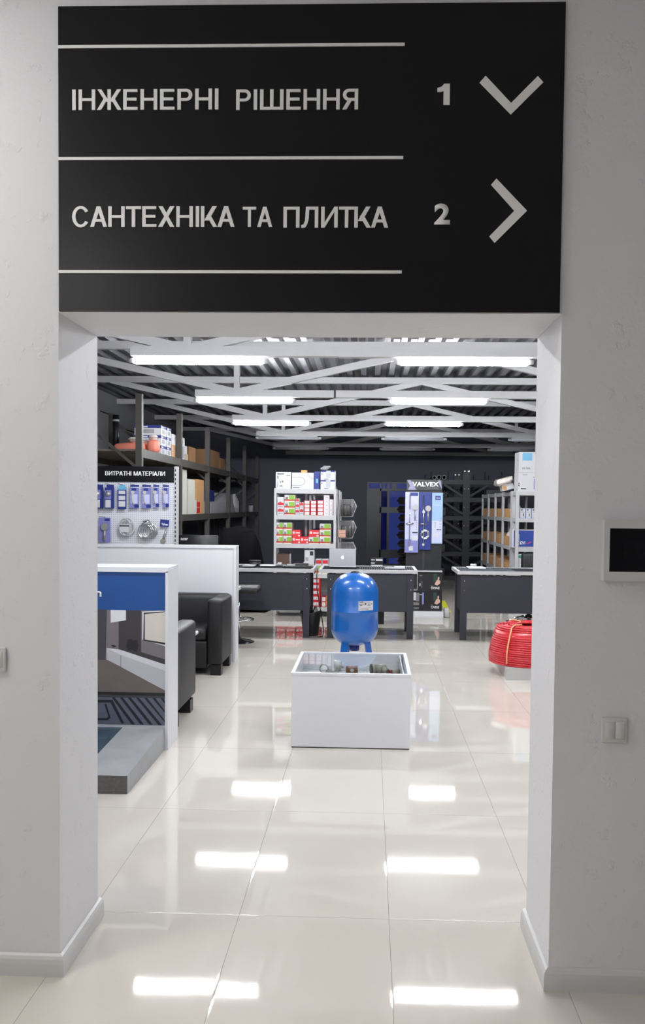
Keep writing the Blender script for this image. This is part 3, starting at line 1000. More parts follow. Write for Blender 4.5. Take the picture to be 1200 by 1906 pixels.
t = thing('armchair', (-1.75, 6.62, 0), 'black block armchair half hidden by the exhibit stand', 'armchair')
MB().rbox(-1.545, -1.40, 6.2, 7.02, .10, .715, .035).build('armrest', LEATHER, t)
MB().rbox(-2.6, -2.455, 6.2, 7.02, .10, .715, .035).build('armrest', LEATHER, t)
MB().rbox(-2.455, -1.547, 6.2, 6.42, .10, .715, .04).build('backrest', LEATHER, t)
MB().rbox(-2.453, -1.549, 6.42, 6.98, .12, .33, .02).build('base', LEATHER, t)
MB().rbox(-2.451, -1.551, 6.42, 6.98, .33, .45, .04).build('seat_cushion', LEATHER, t)
legs(t, ((-1.455, 6.84), (-2.54, 6.84), (-1.455, 6.32), (-2.54, 6.32)), .102, .11)

t = thing('coffee_table', (-1.95, 7.65, 0), 'low coffee table with a white top between the sofa and the armchair', 'coffee table')
MB().rbox(-2.5, -1.555, 7.28, 7.90, .465, .495, .006, seg=1).build('tabletop', WHITE, t)
for x in (-2.44, -1.62):
    for y in (7.34, 7.84):
        MB().box(x - .025, x + .025, y - .025, y + .025, 0, .465).build('leg', BLACK, t)

# ------------------------------------------------------------------ tall white counter, monitor behind
t = thing('counter', (-2.2, 9.18, 0), 'tall white counter front behind the black sofa', 'counter')
MB().box(-3.1, -1.422, 9.082, 9.26, 0, 1.195).build('body', WHITE, t)
MB().box(-1.42, -1.395, 9.072, 9.272, 0, 1.195).build('end_panel', WHITE, t)
MB().box(-3.1, -1.395, 9.072, 9.272, 1.197, 1.222).build('top', WHITE, t)
MB().box(-3.1, -1.42, 9.262, 9.64, .72, .75).build('worktop', WHITE2, t)
MB().box(-3.1, -3.07, 9.262, 9.64, 0, .72).box(-1.62, -1.59, 9.262, 9.64, 0, .72).build('support', WHITE2, t)

t = thing('monitor', (-1.9, 9.5, .75), 'back of a black computer monitor showing above the white counter', 'monitor')
MB().rbox(-2.09, -1.655, 9.47, 9.50, 1.03, 1.318, .006, seg=1).build('housing', BLACK, t)
MB().box(-1.92, -1.84, 9.50, 9.53, .77, 1.15).build('stand', BLACK, t)
MB().rbox(-1.99, -1.77, 9.44, 9.60, .751, .772, .005, seg=1).build('foot', BLACK, t)
text('acer', -2.065, -1.985, 9.469, 1.262, 1.285, LETTER, t, bold=.0, ext=.001)

# ------------------------------------------------------------------ pegboard with hanging packs
GY = 9.9
def gx(px_): return -3.131 + (px_ - 185) * .00627
def gz(py_): return 2.079 - (py_ - 869) * .00615
t = thing('pegboard_stand', (-2.7, GY + .05, 0), 'white perforated display wall with a black header reading consumables', 'pegboard')
MB().box(-3.5, -2.232, GY, GY + .02, .12, 1.905).build('panel', PEG, t)
MB().box(-3.5, -2.232, GY - .02, GY + .025, 1.906, 2.082).build('header', NAVY, t)
strokes('ВИТРАТНІ', gx(201.5), gx(249.5), GY - .02, gz(885.5), gz(877.5), LETTER, t, ext=.002)
strokes('МАТЕРІАЛИ', gx(254), gx(311.5), GY - .02, gz(885.5), gz(877.5), LETTER, t, ext=.002)
u = MB().box(-2.232, -2.192, GY - .02, GY + .04, 0, 2.085)
k = 2.04
while k > .3:
    u.print_y(-2.225, -2.213, GY - .0205, k - .014, k + .014, 1)
    k -= .05
u.build('upright', [WHITE2, BLACK], t)
u = MB().box(-3.54, -3.5, GY - .02, GY + .04, 0, 2.085).build('upright', WHITE2, t)
MB().box(-3.54, -2.192, GY + .021, GY + .30, 0, .12).build('base', WHITE2, t)

def pack(px0, px1, py0, py1, label, kind):
    x0, x1, z1, z0 = gx(px0), gx(px1), gz(py0), gz(py1)
    y = GY - .05
    w, h_ = x1 - x0, z1 - z0
    o = thing('blister_pack', ((x0 + x1) / 2, y, z0), label, 'blister pack', 'packs hanging on the pegboard')
    mats = [BLUED, LILAC, PAPER, STEEL, LILACL, BLUEL, INK]
    c = MB()
    if kind == 'box':
        c.box(x0, x1, y - .02, y + .02, z0, z0 + h_ * .88, 0)
        c.box(x0 + w * .15, x1, y - .002, y, z0 + h_ * .88, z1, 0)
        c.print_y(x0 + w * .08, x1 - w * .3, y - .0205, z0 + .01, z0 + h_ * .36, 2)
        c.print_y(x0 + w * .05, x1 - w * .25, y - .0205, z0 + h_ * .4, z0 + h_ * .78, 1)
        c.build('card', mats, o)
        MB().lathe([(.0001, z0 + h_ * .5), (.028, z0 + h_ * .53), (.034, z0 + h_ * .62), (.02, z0 + h_ * .72), (.0001, z0 + h_ * .75)], x0 + w * .42, y - .02, 14).build('shower_head', STEEL, o)
    elif kind == 'lightcard':
        c.box(x0, x1, y - .006, y, z0, z0 + h_ * .9, 0)
        c.box(x0 + w * .2, x1 - w * .1, y - .003, y, z0 + h_ * .9, z1, 5)
        c.print_y(x0, x1, y - .0065, z0 + h_ * .8, z0 + h_ * .9, 5)
        for a_, b_ in ((.1, .33), (.37, .55), (.62, .76)):
            c.print_y(x0 + w * .12, x1 - w * .12, y - .0066, z0 + h_ * a_, z0 + h_ * b_, 2)
        c.build('card', mats, o)
    elif kind == 'head':
        c.box(x0, x1, y - .004, y, z0, z1, 1)
        c.print_y(x0 + w * .5, x1 - .01, y - .0045, z0 + h_ * .86, z0 + h_ * .96, 0)
        c.build('card', mats, o)
        s_ = MB()
        s_.cyl((x0 + w * .55, y - .03, z0 + h_ * .62), (x0 + w * .55, y - .004, z0 + h_ * .62), .042, n=18)
        s_.cyl((x0 + w * .55, y - .02, z0 + h_ * .5), (x0 + w * .5, y - .02, z0 + .02), .014, n=10)
        s_.build('shower_head', STEEL, o)
    else:
        c.box(x0, x1, y - .004, y, z0, z0 + h_ * .88, 1)
        c.box(x0 + w * .05, x1, y - .002, y, z0 + h_ * .92, z1, 0)
        c.print_y(x0 + w * .22, x1 - w * .28, y - .0045, z0 + h_ * .75, z0 + h_ * .86, 0)
        c.print_y(x0 + w * .12, x1 - w * .15, y - .0045, z0 + h_ * .2, z0 + h_ * .6, 4)
        c.print_y(x0 + w * .5, x1, y - .0046, z0 + .005, z0 + h_ * .16, 0)
        c.build('card', mats, o)
        s_ = MB()
        s_.tube([(x0 + w * .35, y - .012, z0 + h_ * .66), (x0 + w * .3, y - .012, z0 + h_ * .5), (x0 + w * .32, y - .012, z0 + h_ * .3), (x0 + w * .5, y - .012, z0 + h_ * .15)], .008, 8)
        s_.cyl((x0 + w * .35, y - .02, z0 + h_ * .68), (x0 + w * .35, y - .004, z0 + h_ * .68), .02, n=12)
        s_.build('shower_head', WHITE2, o)
    MB().cyl((x0 + w * .4, GY - .0005, z1 + .004), (x0 + w * .1, GY - .075, z1 + .012), .003, n=6).build('hook', BLACK, o)
    return o
pack(183, 199, 903, 947, 'dark blue boxed shower head, first of the upper pegboard row', 'box')
pack(203, 219, 903, 947, 'dark blue boxed shower head, second of the upper pegboard row', 'box')
pack(226, 242, 903, 948, 'light and dark blue carded pack, third of the upper pegboard row', 'lightcard')
pack(248, 265, 903, 946, 'lilac blister pack beside the light blue card on the pegboard', 'blister')
pack(270, 287, 903, 946, 'lilac blister pack, fifth of the upper pegboard row', 'blister')
pack(290.5, 302, 903, 944, 'narrow lilac blister pack, sixth of the upper pegboard row', 'blister')
pack(308, 320, 903, 944, 'narrow lilac blister pack nearest the slotted white upright', 'blister')
pack(191, 213, 964, 1010, 'lilac card with a chrome hand shower on the lower pegboard row', 'head')

y = GY - .03
cx_, cz_ = gx(239), gz(981)
t = thing('shower_hose', (cx_, y, cz_ - .12), 'white shower hose in an oval loop on the lower pegboard row', 'shower hose')
h_ = MB()
for dx, dy, rx, rz in ((0, 0, .065, .095), (.03, .02, .075, .1), (.05, .03, .065, .085)):
    h_.tube([(cx_ + dx + rx * math.cos(a), y + dy * .5 - .03, cz_ + rz * math.sin(a)) for a in (2 * PI * i / 28 for i in range(28))], .007, 8, 0, True)
h_.build('hose', WHITE2, t)
MB().box(cx_ - .05, cx_ + .05, y - .036, y - .034, cz_ - .06, cz_ + .03).box(cx_ - .055, cx_ + .055, y - .038, y - .036, cz_ + .005, cz_ + .02, 1).build('card', [PAPER, INK], t)
cx_, cz_ = gx(280), gz(985)
t = thing('shower_hose', (cx_, y, cz_ - .12), 'coiled chrome shower hose on the lower pegboard row', 'shower hose')
h_ = MB()
for i in range(4):
    rx = .075
    h_.tube([(cx_ - .02 + i * .02 + rx * math.cos(a), y - .05 + i * .012, cz_ - .02 + .078 * math.sin(a)) for a in (2 * PI * j / 28 for j in range(28))], .008, 8, 0, True)
h_.tube([(cx_ - .05, y - .02, cz_ + .09), (cx_ + .02, y - .03, cz_ + .1), (cx_ + .08, y - .03, cz_ + .04), (cx_ + .09, y - .03, cz_ - .04)], .007, 8)
h_.tube([(cx_ - .06, y - .03, cz_ + .06), (cx_, y - .03, cz_ + .095), (cx_ + .03, y - .03, cz_ + .08)], .007, 8)
h_.build('hose', CHROME, t)
t = thing('hand_shower', (gx(312), y, gz(1012)), 'chrome hand shower under a dark blue card on the pegboard', 'hand shower')
MB().prism_y([(gx(304), gz(966)), (gx(303), gz(979.5)), (gx(319), gz(980.5)), (gx(320.5), gz(967.5))], y - .012, y - .009).build('card', BLUED, t)
text('Valvex', gx(306), gx(318), y - .012, gz(977.5), gz(973), LETTER, t, bold=.03, ext=.0008, rot=-.06)
s_ = MB().cyl((gx(315.5), y - .015, gz(983.5)), (gx(310), y - .03, gz(1003)), .011, .014, n=10)
s_.build('handle', STEEL, t)
MB().cyl((gx(309.5), y - .045, gz(1007)), (gx(309.5), y - .015, gz(1007)), .03, n=18).build('spray_head', CAST, t)

# ------------------------------------------------------------------ grey pallet racking along the far side
RX, RB = -2.9, -3.95
posts = [11.03 + 2.33 * i for i in range(6)]
t = thing('pallet_rack', (RX - .5, 16.8, 0), 'long dark grey pallet rack along the side wall', 'rack')
for y in posts:
    for x in (RX, RB):
        MB().box(x - .08, x, y - .04, y + .04, 0, 3.05).build('upright', RACK, t)
    br = MB()
    for i in range(3):
        z0 = .3 + i * .9
        a_, c_ = (RX - .05, RB - .03) if i % 2 == 0 else (RB - .03, RX - .05)
        br.bar((a_, y, z0), (c_, y, z0 + .85), .03, .035)
    br.build('brace', RACK, t)
RZ = ((2.25, 2.36), (1.40, 1.50))
for i in range(5):
    y0, y1 = posts[i] + .041, posts[i + 1] - .041
    for z0, z1 in RZ:
        MB().box(RX - .055, RX - .005, y0, y1, z0, z1).build('beam', RACK, t)
        MB().box(RB - .055, RB - .005, y0, y1, z0, z1).build('beam', RACK, t)
        MB().box(RB - .005, RX - .056, y0, y1, z1 - .03, z1 - .004).build('shelf_board', mat('grey_board', (104, 98, 84), .8), t)

def carton(name, x0, x1, y0, y1, z0, z1, label, cat='carton', group=None, base=PAPER, prints=(), mats=()):
    bb = MB().box(x0, x1, y0, y1, z0, z1)
    w, h2 = x1 - x0, z1 - z0
    for j, (u0, v0, u1, v1, k) in enumerate(prints):
        bb.print_y(x0 + w * u0, x0 + w * u1, y0 - .0012 - .0002 * j, z0 + h2 * v0, z0 + h2 * v1, k)
    return tag(bb.build(name, [base, *mats], origin=((x0 + x1) / 2, (y0 + y1) / 2, z0)), label, cat, group)
def carton_s(name, x0, x1, y0, y1, z0, z1, label, cat='carton', group=None, base=PAPER, prints=(), mats=()):
    """a carton whose printed face looks toward the aisle (+x) as well as its front"""
    bb = MB().box(x0, x1, y0, y1, z0, z1)
    w, h2, dd = x1 - x0, z1 - z0, y1 - y0
    for j, (u0, v0, u1, v1, k) in enumerate(prints):
        e = .0012 + .0002 * j
        bb.print_y(x0 + w * u0, x0 + w * u1, y0 - e, z0 + h2 * v0, z0 + h2 * v1, k)
        bb.quad([(x1 + e, y0 + dd * u0, z0 + h2 * v0), (x1 + e, y0 + dd * u1, z0 + h2 * v0), (x1 + e, y0 + dd * u1, z0 + h2 * v1), (x1 + e, y0 + dd * u0, z0 + h2 * v1)], k)
    return tag(bb.build(name, [base, *mats], origin=((x0 + x1) / 2, (y0 + y1) / 2, z0)), label, cat, group)

UZ0, LZ0 = 2.36, 1.50
o = MB().tube([(SX0 + .012, 16.0, 3.37), (SX0 + .012, 17.1, 3.37), (SX0 + .012, 17.1, 3.18), (SX0 + .012, 19.2, 3.18)], .012, 8)
tag(o.build('wall_conduit', BLACK, origin=(SX0 + .012, 17.1, 3.3)), 'thin dark conduit on the grey wall behind the salmon rolls', 'conduit')
# salmon rolls in clear wrap
def roll_pack(name, x0, x1, y0, y1, z0, z1, label, sl=.0):
    o = thing(name, ((x0 + x1) / 2, (y0 + y1) / 2, z0), label, 'insulation roll', 'salmon insulation rolls on the rack')
    bb = MB().rbox(x0, x1, y0, y1, z0, z0 + (z1 - z0) * .72, .06, seg=4)
    if sl:
        bb.v = [(x, yy, z - (sl * (x1 - x) / (x1 - x0) * ((z - z0) / (z1 - z0)))) for x, yy, z in bb.v]
    bb.build('roll', SALMON, o)
    c = MB().rbox(x0 + (x1 - x0) * (.45 if sl else .08), x1 - .02, y0 + .03, y1 - .03, z0 + (z1 - z0) * .66, z1, .05, seg=3)
    c.build('wrapping', WRAP, o)
roll_pack('insulation_roll', -3.53, -3.10, 11.85, 12.36, UZ0, UZ0 + .22, 'big salmon insulation roll in clear wrap at the rack end frame', sl=.05)
roll_pack('insulation_roll', -3.08, -2.92, 11.9, 12.1, UZ0, UZ0 + .26, 'small salmon insulation roll in front of the blue and white boxes')
MB_ = MB().cyl((-3.85, 13.1, UZ0), (-3.85, 13.1, 3.0), .05, n=12)
for z in (2.90,):
    MB_.cyl((-3.85, 13.1, z), (-3.85, 13.1, z + .03), .053, n=12, m=1)
tag(MB_.build('duct_tube', [BLACK, GREYC], origin=(-3.85, 13.1, UZ0)), 'slim black tube standing upright on the upper rack shelf', 'tube')
bw = dict(base=PAPER, prints=((0, .72, 1, 1, 1), (.2, .2, .75, .6, 2), (.1, .78, .5, .92, 3)), mats=(BLUED, GREYC, PAPER))
zz = UZ0
for i in range(3):
    carton_s('boiler_carton', -3.38, -3.0, 12.42, 12.72, zz + i * .143, zz + (i + 1) * .143 - .002, f'blue and white carton, {rank(i, 3)} of the stack behind the salmon roll', 'carton', 'blue and white cartons on the upper rack shelf', **bw)
for i in range(3):
    carton_s('boiler_carton', -3.38, -2.99, 12.74, 13.02, zz + i * .143, zz + (i + 1) * .143 - .002, f'blue and white carton, {rank(i, 3)} of the stack beside the brown box', 'carton', 'blue and white cartons on the upper rack shelf', **bw)
carton_s('cardboard_box', -3.4, -2.99, 13.05, 13.31, UZ0, UZ0 + .36, 'brown cardboard box with a white upper half on the upper rack shelf', 'box', None, CARD, ((0, .55, 1, 1, 1), (.2, .2, .32, .45, 1), (.2, .25, .3, .3, 2)), (PAPER, INK))
carton_s('cardboard_box', -3.4, -2.985, 13.45, 13.95, UZ0, UZ0 + .36, 'white carton covered in small print on the upper rack shelf', 'box', None, PAPER, ((.1, .72, .7, .88, 1), (.1, .1, .9, .62, 2)), (INK, GREYC))
carton_s('cardboard_box', -3.35, -2.99, 14.02, 14.25, UZ0, UZ0 + .12, 'small tan box at the foot of two stacked boxes', 'box', None, mat('tan_card', (170, 158, 136), .7))
carton_s('cardboard_box', -3.35, -3.0, 14.04, 14.2, UZ0 + .122, UZ0 + .25, 'small pale box resting on the small tan box', 'box', None, PAPER)
carton_s('cardboard_box', -3.4, -2.99, 14.32, 14.85, UZ0, UZ0 + .26, 'plain brown cardboard box beside the small stacked boxes', 'box', None, CARDD)
carton_s('cardboard_box', -3.5, -3.0, 16.2, 17.3, UZ0, UZ0 + .34, 'dim brown carton in the third bay of the upper rack shelf', 'box', None, CARDD)
carton_s('cardboard_box', -3.5, -3.0, 17.4, 17.92, UZ0, UZ0 + .24, 'low dim brown carton deep in the upper rack shelf', 'box', None, CARDD)
for i, yy in enumerate((18.5, 18.8, 19.1, 19.4, 19.75)):
    o = MB().cyl((-3.2 - .03 * i, yy, UZ0), (-3.2 - .03 * i, yy, UZ0 + .2 + .03 * (i % 3)), .07, n=12)
    tag(o.build('can', STEEL, origin=(-3.2 - .03 * i, yy, UZ0)), f'dim grey can, {["first", "second", "third", "fourth", "last"][i]} of a row deep on the upper rack shelf', 'can', 'cans on the upper rack shelf')
# lower shelf
for i, (y0, y1, hh, x1) in enumerate(((13.72, 14.15, .72, -2.99), (14.2, 14.75, .58, -2.975))):
    carton_s('tall_carton', -3.3, x1, y0, y1, LZ0, LZ0 + hh, ['taller white standing carton on the lower rack shelf', 'shorter white standing carton beside the big brown box'][i], 'carton', 'white standing cartons', mat('cream_card', (196, 196, 184), .6))
carton_s('tall_carton', -3.2, -2.985, 14.8, 14.93, LZ0, LZ0 + .24, 'thin white carton leaning by the red labelled box', 'carton', None, PAPER)
o = carton_s('cardboard_box', -3.5, -2.99, 14.98, 15.63, LZ0, LZ0 + .60, 'big brown cardboard box with two red labels on the lower rack shelf', 'box', None, CARD, ((.0, .02, .42, .17, 1), (.0, .2, .42, .35, 1)), (RED,))
carton_s('plastic_crate', -3.4, -3.1, 16.6, 17.3, LZ0 + .23, LZ0 + .45, 'dark blue crate on top of the grey boxes in the rack', 'crate', None, BLUED)
carton_s('plastic_crate', -3.5, -2.99, 16.3, 17.9, LZ0, LZ0 + .22, 'wide grey box under the dark blue crate in the rack', 'crate', None, GREYC)
o = MB().prism_y([(-3.5, LZ0), (-3.0, LZ0), (-3.1, LZ0 + .42), (-3.5, LZ0 + .42)], 18.5, 19.4)
tag(o.build('slanted_bin', GREYC, origin=(-3.25, 19, LZ0)), 'grey bin with a slanted front on the lower rack shelf', 'bin')
for i in range(4):
    yy = 19.65 + .16 * i
    o = MB().cyl((-3.08, yy, LZ0), (-3.08, yy, LZ0 + .42 - .05 * i), .045, n=12)
    tag(o.build('pipe_length', WHITE2, origin=(-3.08, yy, LZ0)), f'short white pipe standing on the lower rack shelf, {["tallest", "second tallest", "third tallest", "shortest"][i]} of four', 'pipe', 'white pipes standing in the rack')
o = MB().cyl((-3.0, 21.9, LZ0), (-3.0, 21.9, LZ0 + .16), .06, n=14)
tag(o.build('can', WHITE2, origin=(-3.0, 21.9, LZ0)), 'single white can at the far end of the lower rack shelf', 'can')
# black sheeting over goods in front of the rack
b = MB()
nx, ny = 14, 10
vs = []
for j in range(ny + 1):
    for i in range(nx + 1):
        u_, v_ = i / nx, j / ny
        hgt = 1.32 * min(1, 4.5 * u_ + .15) * min(1, 4 * (1 - u_) + .02) * min(1, 5 * v_ + .05) * min(1, 5 * (1 - v_) + .05)
        hgt = max(0.0, hgt * (1 - .1 * u_) + (.04 * math.sin(9 * u_ + 5 * v_) + .03 * math.sin(14 * v_)) * (hgt > .4))
        vs.append((-2.55 + .95 * u_ + .05 * math.sin(7 * v_), 13.3 + 1.6 * v_ + .05 * math.sin(8 * u_), hgt))
fs = [(j * (nx + 1) + i, j * (nx + 1) + i + 1, (j + 1) * (nx + 1) + i + 1, (j + 1) * (nx + 1) + i) for j in range(ny) for i in range(nx)]
b.add(vs, fs, 0, True)
tag(b.build('covered_pallet', mat('black_sheeting', (13, 13, 17), .9, ior=1.2, bump=.3, bscale=8), origin=(-1.9, 14.1, 0)), 'dark goods under black sheeting beyond the white counter', 'covered pallet')

# ------------------------------------------------------------------ white shelving with boxed valves
SH = [1.905, 1.515, 1.09, .645, .145]
def shelving(name, x0, x1, y0, y1, tops, label, parent=None, group='white shelving units', pw=.035):
    o = thing(name, ((x0 + x1) / 2, (y0 + y1) / 2, 0), label, 'shelving unit', group)
    for x in (x0, x1 - pw):
        for y in (y0, y1 - pw):
            MB().box(x, x + pw, y, y + pw, 0, tops[0] + .01).build('post', WHITE2, o)
    for z in tops:
        f_ = MB()
        f_.box(x0 + pw, x1 - pw, y0 + .004, y0 + .02, z - .065, z).box(x0 + pw, x1 - pw, y1 - .02, y1 - .004, z - .065, z)
        f_.box(x0 + .004, x0 + .02, y0 + pw, y1 - pw, z - .065, z).box(x1 - .02, x1 - .004, y0 + pw, y1 - pw, z - .065, z)
        f_.box(x0 + .02, x1 - .02, y0 + .02, y1 - .02, z - .02, z - .004)
        f_.build('shelf', WHITE2, o)
    return o
AX0, AX1, AY0, AY1 = -1.425, -.50, 12.95, 13.40
shelving('shelving_unit', AX0, AX1, AY0, AY1, SH, 'white shelving unit full of red valve boxes behind the desks')
def sx(c): return -1.42 + (505 + c / 8.571 - 510) * .00797
def sz1(c): return SH[1] + (505 - c) * .00093
def sz2(c): return SH[2] + (955 - c) * .00093
FY = AY0 + .022
GRN = dict(base=mat('cream_box', (226, 220, 196), .55), prints=((0, .30, 1, 1, 4), (0, .12, 1, .36, 1), (.42, .30, .96, .95, 2), (.08, .34, .34, .72, 3)), mats=(REDB, GREEN, GREY2, PAPER))
WHR = dict(base=PAPER, prints=((.06, .5, .96, .88, 1), (.3, .84, .6, .98, 1), (.1, .16, .85, .34, 2)), mats=(RED, GREYC))
REDW = dict(base=RED, prints=((.1, .12, .9, .9, 1), (.35, .45, .6, .6, 2)), mats=(mat('pinkish_label', (230, 214, 214), .6), GREYC))
PINK = dict(base=mat('pink_white_card', (226, 206, 206), .6), prints=((.08, .08, .92, .9, 1), (.45, .4, .65, .6, 2)), mats=(PAPER, GREYC))
REDB2 = dict(base=mat('bright_red_carton', (206, 44, 50), .5), prints=((.08, .45, .32, .8, 1), (.42, .5, .95, .68, 1), (.74, .08, .95, .3, 1)), mats=(mat('pale_red_print', (232, 200, 196), .6),))
def stack(n, c0, c1, ctop, level, kind, desc, where, dep=.3, cbot=None):
    szf, zb = (sz1, SH[1]) if level == 1 else (sz2, SH[2])
    base_c = cbot if cbot is not None else (505 if level == 1 else 955)
    zt, z0 = szf(ctop), szf(base_c)
    hh = (zt - z0) / n
    for i in range(n):
        w_ = f'{desc}, {rank(i, n)} of {"the stack" if n > 1 else "its spot"} {where}' if n > 1 else f'{desc} {where}'
        carton('valve_box', sx(c0), sx(c1), FY + random.uniform(0, .006), FY + dep, z0 + i * hh, z0 + (i + 1) * hh - .0012, w_, 'box', f'{desc}s on the white shelving', **kind)
UP, LO = 'on the upper shelf', 'on the middle shelf'
stack(2, 88, 193, 290, 1, WHR, 'white box with red label', 'next to the far post, upper shelf')
carton('valve_box', sx(88), sx(190), FY, FY + .3, sz1(290), sz1(215), 'plain white box on top of the red labelled pair by the post', 'box', None)
stack(3, 202, 370, 180, 1, GRN, 'green and red box', UP)
stack(3, 379, 440, 235, 1, WHR, 'small white and red box', 'beside the green boxes, upper shelf')
stack(2, 447, 509, 295, 1, WHR, 'small white and red box', 'beside the red cartons, upper shelf')
stack(4, 518, 611, 267, 1, REDW, 'red carton with white label', 'first of three columns, upper shelf')
stack(4, 622, 716, 265, 1, REDW, 'red carton with white label', 'middle of three columns, upper shelf')
stack(4, 730, 828, 262, 1, REDW, 'red carton with white label', 'last of three columns, upper shelf')
stack(5, 834, 920, 180, 1, PINK, 'pinkish white box', UP)
stack(4, 926, 976, 245, 1, PINK, 'narrow whitish box', 'against the post, upper shelf')
stack(3, 76, 181, 620, 2, GRN, 'green and red box', 'by the far post, middle shelf')
stack(3, 189, 322, 620, 2, GRN, 'green and red box', 'second on the middle shelf')
stack(2, 329, 462, 735, 2, REDB2, 'bright red box', LO)
stack(1, 464, 592, 845, 2, REDB2, 'single low bright red box', 'between two stacks on the middle shelf')
stack(1, 599, 764, 845, 2, GRN, 'single green and red box', 'under a bright red box, middle shelf')
stack(1, 599, 764, 735, 2, REDB2, 'bright red box', 'resting on a green box, middle shelf', cbot=845)
stack(3, 773, 946, 630, 2, GRN, 'green and red box', 'nearest the wire baskets, middle shelf')
# third shelf, just over the desk tops
z3 = SH[3]
carton('cardboard_box', -1.38, -1.20, FY, FY + .3, z3, z3 + .29, 'dark brown box low on the shelving behind the desk', 'box', None, mat('dark_brown_card', (84, 62, 50), .7))
BAR = dict(base=PAPER, prints=((.1, .1, .4, .4, 1), (.55, .55, .9, .9, 2)), mats=(GREYC, INK))
carton('valve_box', -.98, -.82, FY, FY + .25, z3, z3 + .17, 'white printed box, lower of two behind the tablet', 'box', 'white printed boxes on the third shelf', PAPER, ((.1, .1, .4, .5, 1), (.5, .1, .9, .8, 2)), (GREYC, mat('olive_print', (150, 146, 80), .6)))
carton('valve_box', -.965, -.82, FY, FY + .25, z3 + .172, z3 + .35, 'white printed box, upper of two behind the tablet', 'box', 'white printed boxes on the third shelf', **BAR)
for i, (x0, x1) in enumerate(((-.80, -.71), (-.70, -.61))):
    who = 'beside the white printed boxes' if i == 0 else 'nearest the laptop'
    carton('valve_box', x0, x1, FY, FY + .25, z3, z3 + .12, f'small green box under a red one {who}', 'box', 'small boxes on the third shelf', **GRN)
    carton('valve_box', x0, x1, FY, FY + .25, z3 + .122, z3 + .215, f'small red and white box, low behind the desk {who}', 'box', 'small boxes on the third shelf', base=PAPER, prints=((.05, .3, .95, .85, 1),), mats=(RED,))
z4 = SH[4]
for i in range(5):
    carton('valve_box', -.845, -.725, FY, FY + .25, z4 + i * .086, z4 + (i + 1) * .086 - .0012, f'red box, {rank(i, 5)} of the stack seen between the two desks', 'box', 'red boxes on the bottom shelf', base=RED, prints=((.15, .25, .8, .8, 1), (.5, .4, .6, .6, 2)), mats=(PAPER, GREYC))
for i in range(2):
    carton('valve_box', -.70, -.64, FY, FY + .22, z4 + i * .078, z4 + (i + 1) * .078 - .0012, f'tiny red box, {rank(i, 2)} of the low pair between the desks', 'box', 'red boxes on the bottom shelf', **REDW)
    carton('valve_box', -.635, -.575, FY, FY + .22, z4 + i * .078, z4 + (i + 1) * .078 - .0012, f'tiny orange and red box, {rank(i, 2)} of the pair by the desk leg', 'box', 'red boxes on the bottom shelf', base=mat('orange_card', (224, 150, 60), .6), prints=((.1, .1, .9, .5, 1),), mats=(RED,))
for i, (x0, x1) in enumerate(((-1.38, -1.25), (-1.23, -1.10), (-1.08, -.96))):
    for k_ in range(3):
        carton('valve_box', x0, x1, FY, FY + .25, z4 + k_ * .11, z4 + (k_ + 1) * .11 - .0012, f'red and white box, {rank(k_, 3)} of the {["far", "middle", "near"][i]} column mirrored under the desk', 'box', 'red boxes mirrored in the floor', **(WHR if k_ == 2 else REDB2))
# cartons on top
zt = SH[0]
o = carton('top_carton', -1.405, -1.18, FY, FY + .38, zt, zt + .25, 'squarish white carton with grey print on top of the shelving', 'carton', None, PAPER, ((.1, .86, .55, .95, 1), (.7, .78, .95, .82, 2), (.1, .6, .18, .78, 2), (.1, .1, .14, .45, 1), (.28, .36, .36, .46, 2), (.4, .38, .5, .5, 2), (.25, .14, .45, .22, 1)), (GREYC, GREY2))
text('GEBERIT', -1.385, -1.28, FY - .0035, zt + .213, zt + .232, GREY2, o, bold=.02, ext=.0005)
o = MB().box(-1.165, -.838, FY, FY + .38, zt, zt + .245)
arc = [(-1.165, zt + .175)] + [(-1.04 + .07 * math.sin(a) , zt + .115 + .06 * math.cos(a)) for a in (PI * i / 10 for i in range(11))] + [(-1.165, zt + .055)]
o.tube([(x, FY - .0012, z) for x, z in arc], .0022, 5, 1)
o.tube([(-.925 + .09 * (1 - math.cos(a)), FY - .0012, zt + .245 - .09 * math.sin(a)) for a in (PI / 2 * i / 8 for i in range(9))], .0022, 5, 1)
o.print_y(-1.15, -1.05, FY - .001, zt + .018, zt + .024, 2)
tag(o.build('top_carton', [PAPER, GREY2, INK], origin=(-1.0, FY + .19, zt)), 'wide white carton with a curved line drawn on it, on top of the shelving', 'carton')
carton('top_carton', -.832, -.752, FY + .01, FY + .38, zt, zt + .262, 'dark blue carton wedged between white cartons on the shelving', 'carton', None, BLUED, ((.35, .35, .7, .6, 1),), (BLUEL,))
for i in range(2):
    o = carton('top_carton', -.735, -.522, FY, FY + .34, zt + i * .14, zt + (i + 1) * .14 - .002, f'white carton with a photo of a white cistern, {["lower", "upper"][i]} of two on the shelving', 'carton', 'cistern cartons', PAPER, ((0, .84, 1, 1, 1), (.38, .2, .7, 1, 2), (.05, .6, .12, .7, 1), (.25, .06, .55, .12, 3)), (BLUED, mat('pale_grey_print', (176, 178, 184), .6), INK))
carton('small_box', -1.03, -.945, FY + .05, FY + .15, zt + .247, zt + .283, 'tiny tan box lying on the wide white carton', 'box', None, mat('ochre_card', (206, 160, 96), .7))
o = MB()
for i in range(3):
    o.ring(-.69 + .02 * i, FY + .15, zt + .31 + .016 * i, .045, .014, 20, 8)
tag(o.build('hose_coil', GREYC, origin=(-.68, FY + .15, zt + .28)), 'grey coiled hose on top of the cistern cartons', 'hose')

